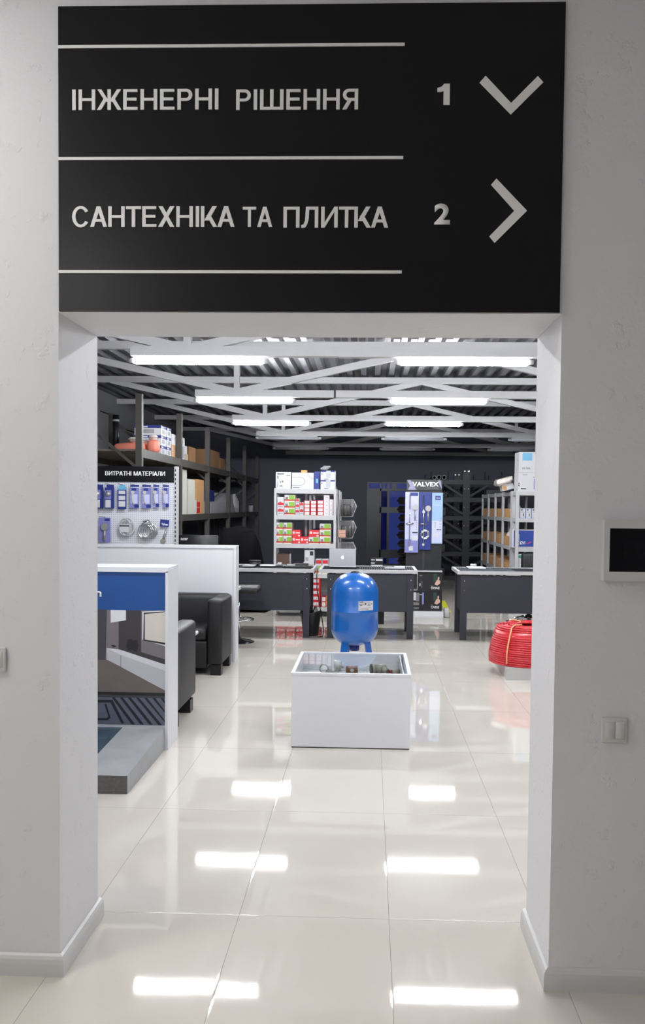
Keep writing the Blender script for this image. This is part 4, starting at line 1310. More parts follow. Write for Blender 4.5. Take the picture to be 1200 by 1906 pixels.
# rear shelving row behind the front unit
shelving('shelving_unit', -1.0, -.50, 13.45, 14.45, SH, 'white shelving unit directly behind the one with red boxes')
shelving('shelving_unit', -1.0, -.50, 14.5, 15.5, SH, 'white shelving unit farthest back in the middle row')
carton('cardboard_box', -.9, -.53, 13.6, 14.2, SH[1], SH[1] + .24, 'dark blue carton in the rear middle shelving, upper shelf', 'box', None, BLUED)
carton('cardboard_box', -.9, -.53, 13.6, 14.2, SH[2], SH[2] + .2, 'dark blue carton in the rear middle shelving, middle shelf', 'box', None, BLUED)
o = MB().rbox(-.95, -.55, 13.6, 14.3, SH[0], SH[0] + .1, .04)
tag(o.build('wrapped_parcel', GREYC, origin=(-.75, 13.95, SH[0])), 'grey wrapped parcel on the rear middle shelving', 'parcel')

# wire basket rack at the shelf end
BY0, BY1 = 13.2, 13.55
t = thing('wire_basket_rack', (-.36, 13.38, 0), 'wire basket rack standing at the end of the white shelving', 'basket rack')
for y in (BY0, BY1):
    MB().cyl((-.47, y, 0), (-.47, y, 1.9), .012, n=8).build('upright', STEEL, t)
MB().box(-.48, -.18, BY0 - .02, BY1 + .02, 0, .03).build('base', STEEL, t)
def basket(z):
    w_ = MB()
    outline = [(-.45, z + .26), (-.25, z + .26), (-.20, z + .16), (-.26, z), (-.45, z)]
    for y in (BY0, (BY0 + BY1) / 2, BY1):
        w_.tube([(x, y, zz_) for x, zz_ in outline], .004, 5, 0, True)
    n_ = 12
    for y in (BY0, BY1):
        for i in range(n_):
            x = -.45 + .23 * i / (n_ - 1)
            zt_ = z + .26 if x < -.25 else z + .26 - (x + .25) * 2
            w_.cyl((x, y, z if x < -.26 else z + (x + .26) * 2.6), (x, y, zt_), .0028, n=5)
    for x, zz_ in outline:
        w_.cyl((x, BY0, zz_), (x, BY1, zz_), .004, n=5)
    for i in range(6):
        x = -.45 + .19 * i / 5
        w_.cyl((x, BY0, z), (x, BY1, z), .0028, n=5)
    return w_
for z in (1.50, 1.17, .84):
    bk = basket(z).build('basket', STEEL, t)
for i in range(2):
    carton('small_box', -.47, -.36, 13.16, 13.19, 1.185 + i * .06, 1.24 + i * .06, f'tiny peach box, {["lower", "upper"][i]} of two clipped before the wire baskets', 'box', 'peach boxes by the wire baskets', mat('peach_card', (204, 160, 140), .6))
o = MB().rbox(-.44, -.28, BY0 + .02, BY1 - .02, 1.506, 1.69, .03)
tag(o.build('wrapped_parcel', BLACK, origin=(-.36, 13.38, 1.506)), 'dark goods inside the topmost wire basket', 'parcel')
o = MB().rbox(-.44, -.27, BY0 + .02, BY1 - .02, 1.176, 1.36, .03)
tag(o.build('wrapped_parcel', BLACK, origin=(-.36, 13.38, 1.176)), 'dark goods inside the middle wire basket', 'parcel')

# ------------------------------------------------------------------ desks and what lies on them
SLAT = mat('dark_slat_inlay', (66, 68, 74), .5, var=.03)
SLAT2 = mat('black_slat_gap', (22, 23, 27), .6, var=.02)
def desk(x0, x1, label, slats, name='desk', lx0=None, lx1=None):
    y0, y1 = 10.83, 11.62
    o = thing(name, ((x0 + x1) / 2, (y0 + y1) / 2, 0), label, 'desk', 'anthracite desks')
    lx0 = x0 + .07 if lx0 is None else lx0
    lx1 = x1 - .05 if lx1 is None else lx1
    zt_ = .865
    f_ = MB().box(x0, x1, y0 - .02, y0 + .02, zt_ - .042, zt_).box(x0, x1, y1 - .04, y1, zt_ - .042, zt_)
    f_.box(x0, x0 + .035, y0 + .02, y1 - .04, zt_ - .042, zt_).box(x1 - .035, x1, y0 + .02, y1 - .04, zt_ - .042, zt_)
    f_.build('edge_frame', WHITE2, o)
    MB().box(x0 + .035, x1 - .035, y0 + .02, y1 - .04, zt_ - .045, zt_ - .012).build('inlay', mat('dark_inlay', (40, 41, 46), .9, ior=1.2), o)
    if slats:
        s_ = MB()
        x = slats[0]
        while x < slats[1]:
            s_.box(x, x + .012, y0 + .03, y1 - .05, zt_ - .012, zt_ - .001)
            x += .03
        s_.build('slatted_grille', mat('grey_slat', (92, 94, 100), .8, ior=1.2), o)
    zb = zt_ - .056
    for lx in (lx0, lx1 - .08):
        lg = MB().box(lx, lx + .08, y0 + .01, y0 + .06, 0, zb).build('leg', DARK, o)
        MB().box(lx, lx + .08, y1 - .10, y1 - .05, 0, zb).build('leg', DARK, o)
        cx2 = lx + .045
        for z in (.62, .74):
            MB().cyl((cx2, y0 + .0095, z), (cx2, y0 + .004, z), .007, n=8).build('bolt', CHROME, lg)
    MB().box(lx0 + .08, lx1 - .08, y0 + .02, y0 + .04, .34, zb).build('modesty_panel', DARK, o)
    for lx in (lx0 + .02, lx1 - .05):
        MB().box(lx, lx + .03, y0 + .06, y1 - .10, .34, zb).build('side_panel', DARK, o)
    return o
desk(-.625, .605, 'dark desk in the middle, with the silver laptop on it', (-.12, .56), lx0=-.52, lx1=.56)
desk(-1.86, -.69, 'dark desk beside the white counter, bar stool in front of it', None, lx0=-1.80, lx1=-.74)
desk(1.10, 2.34, 'dark desk behind the red pipe coil', (1.16, 1.85), lx0=1.143, lx1=2.28)
DZ = .865

t = thing('laptop', (-.34, 11.28, DZ), 'silver laptop standing open on the middle desk, lid to the viewer', 'laptop')
MB().rbox(-.51, -.17, 11.22, 11.45, DZ + .001, DZ + .016, .004, seg=1).build('base', ALU, t)
lid = MB()
y0, y1, z0, z1 = 11.225, 11.16, DZ + .014, DZ + .243
lid.add([(-.512, y0, z0), (-.170, y0, z0), (-.170, y1, z1), (-.512, y1, z1), (-.512, y0 + .007, z0), (-.170, y0 + .007, z0), (-.170, y1 + .007, z1), (-.512, y1 + .007, z1)],
        [(0, 1, 2, 3), (7, 6, 5, 4), (0, 4, 5, 1), (1, 5, 6, 2), (2, 6, 7, 3), (3, 7, 4, 0)])
lid.build('lid', ALU, t)
# fruit-shaped emblem, lit from behind
def lidpt(x, z):
    k_ = (z - z0) / (z1 - z0)
    return (x, y0 + (y1 - y0) * k_ - .001, z)
cxl, czl = -.341, DZ + .128
body_ = []
for i in range(28):
    a = 2 * PI * i / 28
    rx = .019 * (1 - .10 * max(0, -math.sin(a)))
    rz = .021
    px_, pz_ = rx * math.cos(a), rz * math.sin(a)
    if abs(math.cos(a)) < .25:
        pz_ *= .88
    if math.cos(a) > .80:
        px_ -= .007 * (1 - ((1 - math.cos(a)) / .2) ** .5)
    body_.append(lidpt(cxl + px_, czl + pz_))
em = MB().quad(body_)
em.quad([lidpt(cxl + .001, czl + .021), lidpt(cxl + .003, czl + .028), lidpt(cxl + .009, czl + .032), lidpt(cxl + .008, czl + .026)])
em.build('emblem', mat('glowing_emblem', (240, 240, 245), .4, var=0, emit=.6), t)

def flat_thing(name, x0, x1, y0, y1, h_, mats, label, cat, z=DZ, b_=.003):
    o = MB().rbox(x0, x1, y0, y1, z + .0005, z + h_, b_, seg=1)
    return tag(o.build(name, mats, origin=((x0 + x1) / 2, (y0 + y1) / 2, z)), label, cat)
flat_thing('paper_sheet', -1.41, -1.22, 11.2, 11.44, .012, PAPER, 'white papers lying on the desk by the bar stool', 'paper')
flat_thing('clipboard', -1.62, -1.47, 11.05, 11.3, .018, GREYC, 'grey folder lying at the counter end of the desk', 'folder')
o = MB().rbox(-1.56, -1.44, 11.32, 11.5, DZ + .0005, DZ + .04, .01, seg=2).rbox(-1.58, -1.42, 11.36, 11.42, DZ + .045, DZ + .07, .01, seg=2)
tag(o.build('telephone', BLACK, origin=(-1.5, 11.4, DZ)), 'black telephone at the counter end of the desk', 'telephone')
o = MB().rbox(-1.21, -1.15, 11.40, 11.5, DZ + .0005, DZ + .035, .012, seg=3)
tag(o.build('computer_mouse', WHITE2, origin=(-1.18, 11.45, DZ)), 'white mouse on the desk beside the keyboard', 'mouse')
t = thing('keyboard', (-.88, 11.04, DZ), 'black keyboard along the front edge of the desk', 'keyboard')
MB().rbox(-1.10, -.71, 10.97, 11.11, DZ + .0005, DZ + .018, .004, seg=1).build('case', BLACK, t)
MB().box(-1.085, -.725, 10.985, 11.095, DZ + .018, DZ + .024).build('keys', INK, t)
flat_thing('calculator', -1.07, -.96, 11.2, 11.36, .025, GREYC, 'grey calculator behind the black keyboard', 'calculator')
flat_thing('tablet_dock', -1.0, -.80, 11.3, 11.5, .03, BLACK, 'flat black device on the desk before the printed boxes', 'device')
t = thing('card_terminal', (-1.06, 11.5, DZ), 'grey upright screen stand behind the calculator', 'screen stand')
MB().box(-1.055, -1.035, 11.48, 11.52, DZ + .001, DZ + .15).build('arm', GREYC, t)
MB().rbox(-1.10, -.99, 11.45, 11.55, DZ + .0005, DZ + .014, .004, seg=1).build('foot', BLACK, t)
flat_thing('paper_sheet', .33, .47, 11.32, 11.5, .008, PAPER, 'white note on the middle desk near its corner', 'paper', z=DZ)
flat_thing('clipboard', .20, .46, 11.0, 11.28, .012, GREYC, 'grey clipboard on the corner of the middle desk', 'folder', z=DZ)
flat_thing('paper_sheet', 1.28, 1.50, 11.2, 11.5, .016, PAPER, 'white pad on the desk behind the red coil', 'paper')
o = MB().rbox(1.34, 1.42, 11.52, 11.58, DZ + .0005, DZ + .045, .008, seg=2)
tag(o.build('tape_dispenser', WHITE2, origin=(1.38, 11.55, DZ)), 'small white tape dispenser behind the white pad', 'dispenser')
t = thing('pos_printer', (.13, 12.3, 0), 'small black and white printer seen over the middle desk', 'printer')
MB().box(.02, .22, 12.2, 12.45, .0, .80).build('pedestal', BLACK, t)
MB().box(.02, .20, 12.2, 12.4, .80, .93).print_y(.03, .08, 12.199, .90, .915, 1).print_y(.095, .19, 12.199, .895, .92, 1).print_y(.03, .08, 12.199, .855, .87, 1).print_y(.03, .19, 12.199, .825, .838, 1).build('printer_body', [BLACK, PAPER], t)

# bin, cable
t = thing('waste_bin', (-.735, 11.06, 0), 'black waste bin with a liner beside the desk leg', 'waste bin')
MB().lathe([(.0001, .003), (.095, .003), (.10, .01), (.128, .285), (.133, .30), (.125, .30), (.10, .03), (.0001, .03)], -.735, 11.06, 28).build('bucket', BLACK, t)
ln = []
for i in range(28):
    a = 2 * PI * i / 28
    ln.append((-.735 + .134 * math.cos(a), 11.06 + .134 * math.sin(a), .30 + .012 * math.sin(5 * a)))
LIN = mat('bin_liner', (46, 44, 46), .35, bump=.3)
l_ = MB().tube(ln, .009, 6, 0, True)
l_.add([(-.70, 11.0, .30), (-.64, 11.02, .31), (-.66, 11.05, .39), (-.70, 11.04, .36)], [(0, 1, 2, 3)])
l_.build('liner', LIN, t)
o = MB().tube([(-.655, 11.1, .86), (-.66, 11.0, .78), (-.655, 10.98, .6), (-.62, 10.99, .4), (-.585, 11.0, .2), (-.565, 10.99, .06), (-.575, 10.95, .009), (-.60, 10.90, .008), (-.64, 10.88, .008)], .006, 8)
tag(o.build('power_cable', BLACK, origin=(-.62, 11, 0)), 'black power cable hanging down between the two desks', 'cable')

# bar stool
BX, BYs = -1.575, 10.42
t = thing('bar_stool', (BX, BYs, 0), 'black bar stool with chrome foot ring beside the white counter', 'bar stool')
MB().lathe([(.0001, .0), (.20, .0), (.20, .008), (.16, .022), (.05, .045), (.03, .06), (.0001, .06)], BX, BYs, 36).build('base', mat('dark_chrome', (70, 72, 76), .2, metal=1, var=0), t)
MB().cyl((BX, BYs, .05), (BX, BYs, .60), .025, n=14).build('column', CHROME, t)
rg = MB()
rg.tube([(BX + .19 * math.cos(a), BYs + .19 * math.sin(a), .275) for a in (PI * 1.35 * i / 24 - PI * .7 for i in range(25))], .01, 8)
rg.cyl((BX, BYs, .285), (BX + .19, BYs, .275), .008, n=8)
rg.build('foot_ring', CHROME, t)
MB().rbox(BX - .24, BX + .265, BYs - .21, BYs + .21, .60, .685, .038, seg=4).build('seat', LEATHER, t)
MB().rbox(BX - .25, BX - .17, BYs - .2, BYs + .2, .66, .80, .03, seg=3).build('backrest', LEATHER, t)

# office chair behind the far desk
OX, OY = 2.23, 12.15
t = thing('office_chair', (OX, OY, 0), 'black office chair with chrome star base behind the desk', 'office chair')
for i in range(5):
    a = math.radians(185 + 72 * i)
    ex, ey = OX + .31 * math.cos(a), OY + .31 * math.sin(a)
    lg = MB().tube([(OX, OY, .15), (OX + .15 * math.cos(a), OY + .15 * math.sin(a), .135), (ex, ey, .075)], .02, 8).build('leg', CHROME, t)
    MB().cyl((ex - .02, ey, .032), (ex + .02, ey, .032), .032, n=14).build('caster', BLACK, lg)
MB().cyl((OX, OY, .1), (OX, OY, .44), .03, n=12).build('gas_lift', BLACK, t)
MB().rbox(OX - .25, OX + .25, OY - .22, OY + .25, .44, .53, .035).build('seat', LEATHER, t)
MB().rbox(OX - .15, OX + .3, OY - .22, OY - .15, .62, 1.05, .05).build('backrest', LEATHER, t)
MB().box(OX + .03, OX + .09, OY - .2, OY - .17, .48, .64).build('back_bar', BLACK, t)

# ------------------------------------------------------------------ red pipe coil on its plinth
PX, PYc = 1.62, 8.73
tag(MB().box(1.335, 2.15, 8.34, 9.14, 0, .115).build('display_plinth', mat('pale_grey_plinth', (188, 188, 188), .45), origin=(1.74, 8.74, 0)), 'low pale grey plinth under the red pipe coil', 'plinth')
t = thing('pipe_coil', (PX, PYc, .115), 'thick coil of red plastic pipe on a low plinth', 'pipe coil')
c = MB()
tr = .0105
for i in range(11):
    zc = .115 + tr + i * .0202
    Rr = .395 + .012 * math.sin(i * .3) - .0025 * i
    c.ring(PX, PYc, zc, Rr, tr, 56, 8, 0, .0012)
for i in range(7):
    zc = .115 + tr + (11 + i) * .0202
    c.ring(PX, PYc, zc, .365 - .007 * i, tr, 56, 8, 0, .0012)
for i in range(7):
    c.ring(PX + .004 * i, PYc, .115 + tr + 17.5 * .0202 - .0 * i, .30 - i * .022, tr, 48, 8, 0, .005)
for zc in (.2, .3, .4):
    c.ring(PX, PYc, zc, .17, tr, 40, 8, 0, .003)
c.lathe([(.17, .118), (.17, .44), (.35, .44), (.36, .34), (.372, .12)], PX, PYc, 40)
c.build('pipe', REDP, t)
for a in (math.radians(228), math.radians(118), math.radians(-20)):
    ca, sa = math.cos(a), math.sin(a)
    MB().tube([(PX + ca * r_, PYc + sa * r_, z) for r_, z in ((.16, .46), (.16, .50), (.22, .503), (.30, .500), (.335, .482), (.372, .38), (.392, .33), (.412, .24), (.414, .14))], .008, 6).build('strap', STRAP, t)

# ------------------------------------------------------------------ shower display
VY = 13.15
t = thing('shower_display', (.82, 13.2, 0), 'black shower display stand with a branded header and white base', 'display stand')
MB().box(.555, 1.09, VY + .02, VY + .05, .70, 1.905).build('back_panel', mat('display_black', (20, 21, 27), .4), t)
hd = MB().box(.555, 1.085, VY - .01, VY + .05, 1.906, 2.067)
hd.quad([(.56, VY - .011, 2.06), (.61, VY - .011, 2.06), (.70, VY - .011, 1.915), (.575, VY - .011, 1.915), (.60, VY - .011, 1.98)], 1)
hd.quad([(1.02, VY - .011, 2.055), (1.06, VY - .011, 2.06), (1.082, VY - .011, 1.93), (1.06, VY - .011, 1.96)], 1)
hd.build('header', [mat('header_black', (18, 18, 24), .35), mat('silver_swoosh', (132, 132, 160), .35, var=.2, scale=30)], t)
text('VALVEX', .635, 1.035, VY - .011, 1.965, 2.035, LETTER, t, bold=.03, ext=.002, shear=.0)
text('Power of Quality', .86, 1.03, VY - .011, 1.936, 1.950, GREYC, t, bold=.0, ext=.001)
MB().box(.80, .835, VY - .0, VY + .019, .703, 1.010).build('column', DARK, t)
MB().box(.55, 1.10, VY - .12, VY + .12, .685, .702).build('shelf', WHITE2, t)
MB().box(.655, 1.12, VY - .15, VY + .15, 0, .096).build('plinth', WHITE, t)
def shower_set(x0, x1, z0, z1, label, kind):
    o = thing('shower_set', ((x0 + x1) / 2, VY, z0), label, 'shower set', 'shower sets hanging on the display')
    y = VY - .015
    w, h_ = x1 - x0, z1 - z0
    mats = [LILACL, BLUED, PAPER, GREYC, mat('sky_blue_print', (140, 170, 204), .5), INK, LILAC]
    c = MB()
    base = {'rail': 0, 'blue': 1, 'flat': 4}[kind]
    c.box(x0, x1, y - .03, y + .03, z0, z1, base)
    if kind == 'rail':
        c.print_y(x0, x1, y - .0305, z0, z0 + h_ * .22, 6)
        c.print_y(x0 + w * .35, x1 - w * .05, y - .0306, z1 - .06, z1 - .01, 1)
        for i in range(5):
            c.print_y(x0 + w * .8, x0 + w * .92, y - .0306, z0 + h_ * (.38 + .035 * i), z0 + h_ * (.395 + .035 * i), 3)
        c.print_y(x0 + w * .55, x0 + w * .95, y - .0306, z0 + h_ * .32, z0 + h_ * .34, 5)
        c.print_y(x0 + w * .5, x0 + w * .95, y - .0306, z0 + h_ * .2, z0 + h_ * .27, 2)
    if kind == 'flat':
        c.print_y(x0 + w * .02, x1 - w * .02, y - .0305, z0 + h_ * .02, z0 + h_ * .45, 0)
        c.print_y(x0 + w * .3, x0 + w * .8, y - .0306, z1 - h_ * .14, z1 - h_ * .06, 1)
        c.print_y(x0 + w * .2, x0 + w * .85, y - .0306, z1 - h_ * .25, z1 - h_ * .24, 2)
        for i in range(4):
            c.print_y(x0 + w * .72, x0 + w * .86, y - .0307, z0 + h_ * (.32 + .055 * i), z0 + h_ * (.345 + .055 * i), 3)
        c.print_y(x0 + w * .45, x0 + w * .9, y - .0307, z0 + h_ * .265, z0 + h_ * .285, 5)
        c.print_y(x0 + w * .3, x0 + w * .36, y - .0307, z0 + h_ * .3, z0 + h_ * .42, 3)
        c.print_y(x0 + w * .22, x0 + w * .44, y - .0308, z0 + h_ * .405, z0 + h_ * .42, 3)
        c.print_y(x0 + w * .35, x0 + w * .65, y - .0308, z0 + h_ * .13, z0 + h_ * .2, 2)
    c.build('packaging', mats, o)
    if kind == 'flat':
        text('valvex', x0 + w * .36, x0 + w * .74, y - .031, z1 - h_ * .112, z1 - h_ * .09, LETTER, o, bold=.02, ext=.0006)
        return
    xr = x0 + w * (.34 if kind == 'rail' else .36)
    MB().cyl((xr, y - .045, z0 + h_ * .1), (xr, y - .045, z1 - .04), .008, n=10).build('slide_rail', CHROME, o)
    MB().cyl((xr - .055, y - .05, z0 + h_ * (.48 if kind == 'rail' else .45)), (xr + .055, y - .05, z0 + h_ * (.48 if kind == 'rail' else .45)), .011, n=10).build('soap_bar', CHROME, o)
    xh = x0 + w * .74
    zh = z0 + h_ * (.75 if kind == 'rail' else .72)
    s_ = MB().cyl((xh, y - .055, zh), (xh, y - .032, zh), .043, n=20)
    s_.cyl((xh, y - .045, zh - .04), (xh, y - .045, zh - .2), .014, .01, n=10)
    s_.build('shower_head', STEEL, o)
    if kind == 'blue':
        hs = MB()
        for i in range(3):
            hs.tube([(x0 + w * .48 + (.062 - .01 * i) * math.cos(a), y - .045, z0 + h_ * .27 + (.07 - .01 * i) * math.sin(a)) for a in (2 * PI * j / 26 for j in range(26))], .007, 6, 0, True)
        hs.build('hose', CHROME, o)
        MB().cyl((xr, y - .055, z0 + h_ * .66), (xr, y - .032, z0 + h_ * .66), .022, n=12).build('slider', CHROME, o)
        MB().cyl((xr, y - .055, z0 + h_ * .09), (xr, y - .032, z0 + h_ * .09), .02, n=12).build('end_bracket', CHROME, o)
    else:
        MB().box(xr - .01, xr + .055, y - .04, y - .031, z0 + .03, z0 + .10).build('sticker', PAPER, o)
shower_set(.535, .735, .97, 1.882, 'pale lilac shower rail pack, longest on the display', 'rail')
shower_set(.748, .922, 1.015, 1.878, 'dark blue shower rail pack in the middle of the display', 'blue')
shower_set(.934, 1.095, 1.108, 1.872, 'light blue shower pack, shortest on the display', 'flat')

SKIN = mat('skin_print', (206, 168, 148), .5)
def black_box(z0, z1, label, word, small_, kind):
    x0, x1, y = .56, 1.10, VY - .1
    o = thing('shower_carton', ((x0 + x1) / 2, VY, z0), label, 'carton', 'black shower cartons')
    mats = [mat('carton_black', (26, 26, 30), .35), PAPER, SKIN, GREY2, mat('dark_green_print', (36, 62, 52), .5), LILAC, mat('grey_scene', (120, 120, 124), .5)]
    c = MB().box(x0, x1, y, y + .2, z0, z1)
    h_ = z1 - z0
    e = y - .001
    # figure print: a person's bare shoulders against a dark green curtain
    c.print_y(x1 - .13, x1 - .08, e, z0 + h_ * .55, z0 + h_ * .98, 4)
    c.quad([(x1 - .115, e - .0002, z0 + h_ * .40), (x1 - .075, e - .0002, z0 + h_ * .34), (x1 - .03, e - .0002, z0 + h_ * .46), (x1 - .03, e - .0002, z0 + h_ * .6), (x1 - .06, e - .0002, z0 + h_ * .66), (x1 - .085, e - .0002, z0 + h_ * .62)], 2)
    c.quad([(x1 - .07, e - .0003, z0 + h_ * .66), (x1 - .045, e - .0003, z0 + h_ * .66), (x1 - .045, e - .0003, z0 + h_ * .8), (x1 - .065, e - .0003, z0 + h_ * .8)], 2)
    if kind:
        c.print_y(x0 + .11, x0 + .15, e, z0 + h_ * .55, z0 + h_ * .97, 1)
        c.print_y(x0 + .15, x0 + .20, e - .0001, z0 + h_ * .5, z0 + h_ * .95, 6)
        c.print_y(x0 + .24, x0 + .27, e, z0 + h_ * .35, z0 + h_ * .97, 5)
        c.print_y(x0 + .11, x0 + .2, e, z0 + h_ * .3, z0 + h_ * .45, 3)
        c.print_y(x0 + .205, x0 + .24, e, z0 + h_ * .84, z0 + h_ * .87, 1)
    else:
        c.print_y(x0 + .165, x0 + .17, e, z0 + h_ * .1, z0 + h_ * .98, 1)
        c.print_y(x0 + .20, x0 + .215, e, z0 + h_ * .3, z0 + h_ * .45, 1)
        c.print_y(x0 + .232, x0 + .24, e, z0 + h_ * .2, z0 + h_ * .58, 6)
        c.print_y(x0 + .2, x0 + .24, e, z0 + h_ * .84, z0 + h_ * .88, 6)
        c.print_y(x0 + .11, x0 + .165, e - .0002, z0 + h_ * .05, z0 + h_ * .14, 6)
    c.build('box', mats, o)
    text(word, x1 - .165, x1 - .04, e, z0 + h_ * .14, z0 + h_ * .27, LETTER, o, bold=.02, ext=.0008)
    text(small_, x1 - .165, x1 - .13, e, z0 + h_ * .28, z0 + h_ * .34, GREYC, o, bold=.0, ext=.0008)
    if kind:
        text('KERRY', x0 + .11, x0 + .2, e, z0 + h_ * .08, z0 + h_ * .19, GREYC, o, bold=.02, ext=.0008)
black_box(.387, .668, 'black shower carton lettered DIONE under the display shelf', 'DIONE', 'NEW', False)
black_box(.098, .384, 'black shower carton lettered CARRE on the white plinth', 'CARRE', 'NEW', True)
o = MB().rbox(1.14, 1.21, 13.05, 13.2, .0, .14, .012, seg=1)
tag(o.build('small_box', WHITE2, origin=(1.17, 13.12, 0)), 'small whitish block on the floor at the display plinth', 'block')

# ------------------------------------------------------------------ stack of black pipe coils before the far window
for i in range(11):
    z = .10 + i * .168
    c = MB()
    R_ = .35 + .012 * math.sin(i * 2.1)
    xx = .92 + .012 * math.cos(i * 1.7)
    for k_ in (-1, 0, 1):
        c.ring(xx, 17.0, z + k_ * .042, R_ - .03 * abs(k_), .03, 36, 8, 0)
        c.ring(xx, 17.0, z + k_ * .042, R_ - .07, .03, 36, 8, 0)
    c.ring(xx, 17.0, z, R_ - .12, .055, 32, 8)
    tag(c.build('black_pipe_coil', BLACK, origin=(xx, 17.0, z - .08)), f"black pipe coil, {['lowest', 'second', 'third', 'fourth', 'fifth', 'sixth', 'seventh', 'eighth', 'ninth', 'next to top', 'topmost'][i]} of the stack before the dusky window", 'pipe coil', 'stacked black pipe coils')

# ------------------------------------------------------------------ cantilever rack with pipes, far and dark
CR = mat('dark_cantilever_steel', (38, 40, 47), .5, var=.05)
t = thing('cantilever_rack', (2.18, 20.5, 0), 'dark cantilever pipe rack in the unlit far corner', 'pipe rack')
for Yc in (20.0, 22.2):
    MB().box(2.12, 2.28, Yc - .06, Yc + .06, 0, 2.5).build('column', CR, t)
    MB().box(1.35, 3.0, Yc - .06, Yc + .06, 0, .10).build('foot', CR, t)
    for z in (2.24, 1.84, 1.42, 1.0, .6):
        for sgn in (-1, 1):
            xe = 2.2 + sgn * .84
            a = MB().box(min(2.2 + sgn * .08, xe), max(2.2 + sgn * .08, xe), Yc - .035, Yc + .035, z - .05, z + .05)
            a.bar((2.2 + sgn * .08, Yc, z - .32), (2.2 + sgn * .5, Yc, z - .06), .05, .05)
            a.build('arm', CR, t)
            for d in (.42, .80):
                MB().cyl((2.2 + sgn * d, Yc, z + .05), (2.2 + sgn * d, Yc, z + .24), .012, n=8).build('stop_pin', CR, t)
        for d in (-.045, .045):
            MB().cyl((2.2 + d, Yc - .061, z + .25), (2.2 + d, Yc - .068, z + .25), .012, n=8).build('bolt', CHROME, t)
PIPEG = mat('grey_pipe', (104, 106, 112), .4, var=.03)
def hollow(x, z, r, label, group, m_=PIPEG):
    y0, y1, n_ = 19.8, 22.6, 16
    c = MB()
    c.cyl((x, y0, z), (x, y1, z), r, n=n_, caps=False).cyl((x, y0, z), (x, y1, z), r * .72, n=n_, caps=False, m=1)
    vs = []
    for rr in (r, r * .72):
        for i in range(n_):
            a = 2 * PI * i / n_
            vs.append((x + rr * math.cos(a), y0, z + rr * math.sin(a)))
    c.add(vs, [(i, (i + 1) % n_, n_ + (i + 1) % n_, n_ + i) for i in range(n_)])
    tag(c.build('pipe', [m_, BLACK], origin=(x, 21.2, z - r)), label, 'pipe', group)
for i, (x, r) in enumerate(((1.46, .045), (1.56, .052), (1.675, .052))):
    hollow(x, 2.29 + r, r, f'hollow grey pipe, {["smallest", "second", "third"][i]} of three on the top arm of the cantilever rack', 'grey pipes on the top arm')
for i in range(8):
    x, z = 1.53 + (i % 4) * .062, 1.89 + .026 + (i // 4) * .053
    hollow(x, z, .026, f'thin grey pipe, {["first", "second", "third", "fourth"][i % 4]} of the {["lower", "upper"][i // 4]} layer in the rack bundle', 'thin pipe bundle')
for lv, z in (('second', 1.89), ('third', 1.47), ('fourth', 1.05), ('fifth', .65), ('floor', .102)):
    for sd, x in (('window', 1.42), ('shelving', 2.64)):
        if lv == 'second' and sd == 'window':
            continue
        o = MB().prism_y([(x, z), (x + .12, z), (x + .10, z + .10), (x + .2, z + .10), (x + .2, z), (x + .30, z), (x + .30, z + .18), (x, z + .18)], 19.85, 22.3)
        tag(o.build('channel_section', mat('dark_grey_plastic', (52, 53, 60), .5), origin=(x + .16, 21.0, z)), f"dark grey channel section on the {lv} arm level, {sd} side of the rack", 'channel section', 'dark sections on the cantilever rack')

# ------------------------------------------------------------------ right-hand shelving row with cardboard bins
RT = [1.935, 1.49, 1.0, .53, .13]
EX = 2.425
shelving('shelving_unit', EX, 3.35, 14.54, 14.98, RT, 'white shelving unit at the near end of the bin row, cartons piled on top', pw=.055)
bays = [15.02, 15.99, 16.96, 17.93]
bw_ = ['nearest', 'second', 'third', 'farthest']
bin_mesh = None
def make_bin_mesh():
    w, d, h_ = .182, .36, .158
    b_ = MB()
    b_.box(-w / 2, w / 2, 0, .004, 0, h_ ).box(-w / 2, w / 2, d - .004, d, 0, h_)
    b_.box(-w / 2, -w / 2 + .004, .004, d - .004, 0, h_).box(w / 2 - .004, w / 2, .004, d - .004, 0, h_)
    b_.box(-w / 2 + .004, w / 2 - .004, .004, d - .004, 0, .004)
    return b_.mesh('bin', [CARD])
bm_ = make_bin_mesh()
for bi, y0 in enumerate(bays):
    shelving('shelving_unit', EX - .01, EX + .44, y0, y0 + .96, RT, f'white shelving unit, {bw_[bi]} in the row of cardboard bins')
    for li, z in enumerate(RT[1:4]):
        for k_ in range(4):
            o = bpy.data.objects.new('cardboard_bin', bm_)
            o.location = (EX + .028, y0 + .135 + k_ * .23, z + .0005)
            o.rotation_euler = (0, 0, -PI / 2)
            COL.objects.link(o)
            tag(o, f"open cardboard bin, {['first', 'second', 'third', 'fourth'][k_]} from the near end of the {bw_[bi]} bay, {['upper', 'middle', 'lower'][li]} bin shelf", 'bin', 'cardboard bins in the shelving row')
# plastic bags poking from bins
for i, (yy, z) in enumerate(((15.2, RT[1]), (15.35, RT[2]), (15.75, RT[2]))):
    o = MB().lathe([(.0001, z + .10), (.06, z + .12), (.085, z + .17), (.06, z + .22), (.02, z + .245), (.0001, z + .25)], EX + .12, yy, 12)
    tag(o.build('plastic_bag', WRAP, origin=(EX + .12, yy, z + .10)), f"crumpled white plastic bag in a bin on the {['upper bin shelf', 'middle bin shelf, near', 'middle bin shelf, far'][i]}", 'plastic bag')

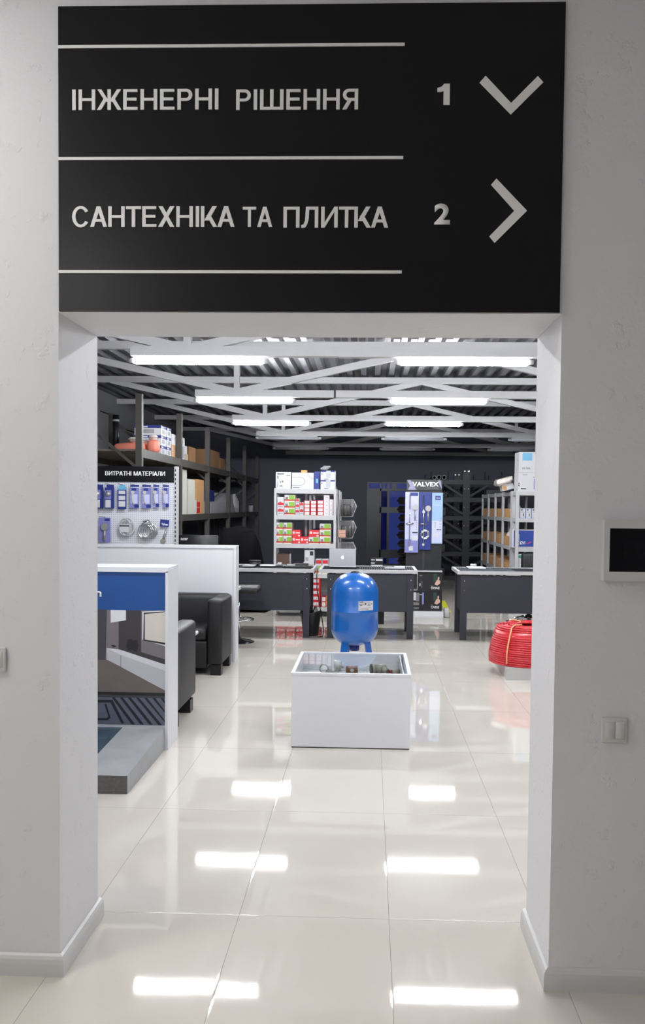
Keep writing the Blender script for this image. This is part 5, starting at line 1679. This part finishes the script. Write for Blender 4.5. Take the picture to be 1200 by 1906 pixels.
# big white cartons on top of the end unit
zt = RT[0]
o = carton('filter_carton', 2.465, 2.95, 14.58, 15.0, zt, zt + .312, 'white carton with lilac picture under the filter carton', 'carton', None, PAPER,
           ((.52, .12, .82, .66, 1), (.66, .14, .72, .36, 2), (.64, .45, .7, .5, 2), (.08, .12, .26, .18, 3), (.5, .72, .72, .79, 4), (.14, .86, .3, .9, 4), (.7, .86, .9, .89, 4), (0, .4, .04, .46, 3), (0, .28, .04, .36, 3)), (LILAC, PAPER, INK, GREYC))
for z in (zt + .2, zt + .2 + .33):
    MB().cyl((2.4645, 14.75, z), (2.466, 14.75, z), .012, n=8).build('hand_hole', INK, o)
o = carton('filter_carton', 2.468, 2.95, 14.58, 15.0, zt + .314, zt + .655, 'white carton with a light blue square, topmost on the end shelving', 'carton', None, PAPER,
           ((.12, .58, .45, .95, 1), (.13, .36, .47, .48, 2)), (BLUEL, mat('faint_grey_print', (198, 200, 206), .6)))
text('FILTER', 2.525, 2.66, 14.5785, zt + .314 + .055, zt + .314 + .085, GREY2, o, bold=.01, ext=.0006)
# wrapped goods lying behind them on the row
o = MB().rbox(2.18, 2.46, 15.05, 15.45, zt + .15, zt + .26, .045, seg=5)
o.v = [(x + random.uniform(-.012, .012), y + random.uniform(-.012, .012), z + (x - 2.4) * .25 + random.uniform(-.015, .015)) for x, y, z in o.v]
tag(o.build('wrapped_parcel', WRAP, origin=(2.35, 15.25, zt + .08)), 'clear wrapped parcel jutting out behind the white cartons', 'parcel')
o = MB().bar((2.28, 15.25, zt + .06), (2.47, 15.25, zt + .11), .3, .10)
o.bar((2.285, 15.098, zt + .065), (2.35, 15.098, zt + .08), .002, .08, 1)
tag(o.build('tilted_carton', [PAPER, CARD], origin=(2.38, 15.25, zt)), 'white and brown carton lying tilted under the wrapped parcel', 'carton')
# goods on the end unit's shelves
for i, x0 in enumerate((2.50, 2.595, 2.69)):
    o = carton('paint_carton', x0, x0 + .085, 14.57, 14.75, RT[1], RT[1] + .165, f'pale blue and white box, {["first", "second", "third"][i]} of three on the end shelving', 'box', 'pale blue boxes on the end shelving', mat('pale_blue_card', (176, 186, 206), .6), ((.12, .1, .88, .95, 1), (.2, .78, .5, .9, 2), (.2, .6, .8, .65, 3), (.6, .2, .75, .5, 2)), (PAPER, INK, GREYC))
o = carton('heating_mat_carton', 2.385, 2.86, 14.60, 14.92, RT[2], RT[2] + .30, 'dark blue carton jutting out of the end shelving', 'carton', None, PAPER, ((.05, .05, .95, .95, 1), (.18, .4, .26, .75, 2)), (mat('royal_blue_print', (22, 60, 150), .45), BLUEL))
text('DEVI', 2.47, 2.60, 14.5985, RT[2] + .05, RT[2] + .105, LETTER, o, bold=.04, ext=.0006)
MB().add([(2.61, 14.598, RT[2] + .07), (2.67, 14.598, RT[2] + .095), (2.72, 14.598, RT[2] + .105), (2.66, 14.598, RT[2] + .065)], [(0, 1, 2, 3)]).build('flash_mark', mat('magenta_print', (190, 60, 120), .5), o)
carton('small_box', 2.48, 2.60, 14.6, 14.8, RT[3], RT[3] + .36, 'white box with a green top on the low end shelf', 'box', None, PAPER, ((0, .82, 1, .95, 1),), (mat('teal_green', (40, 140, 110), .5),))
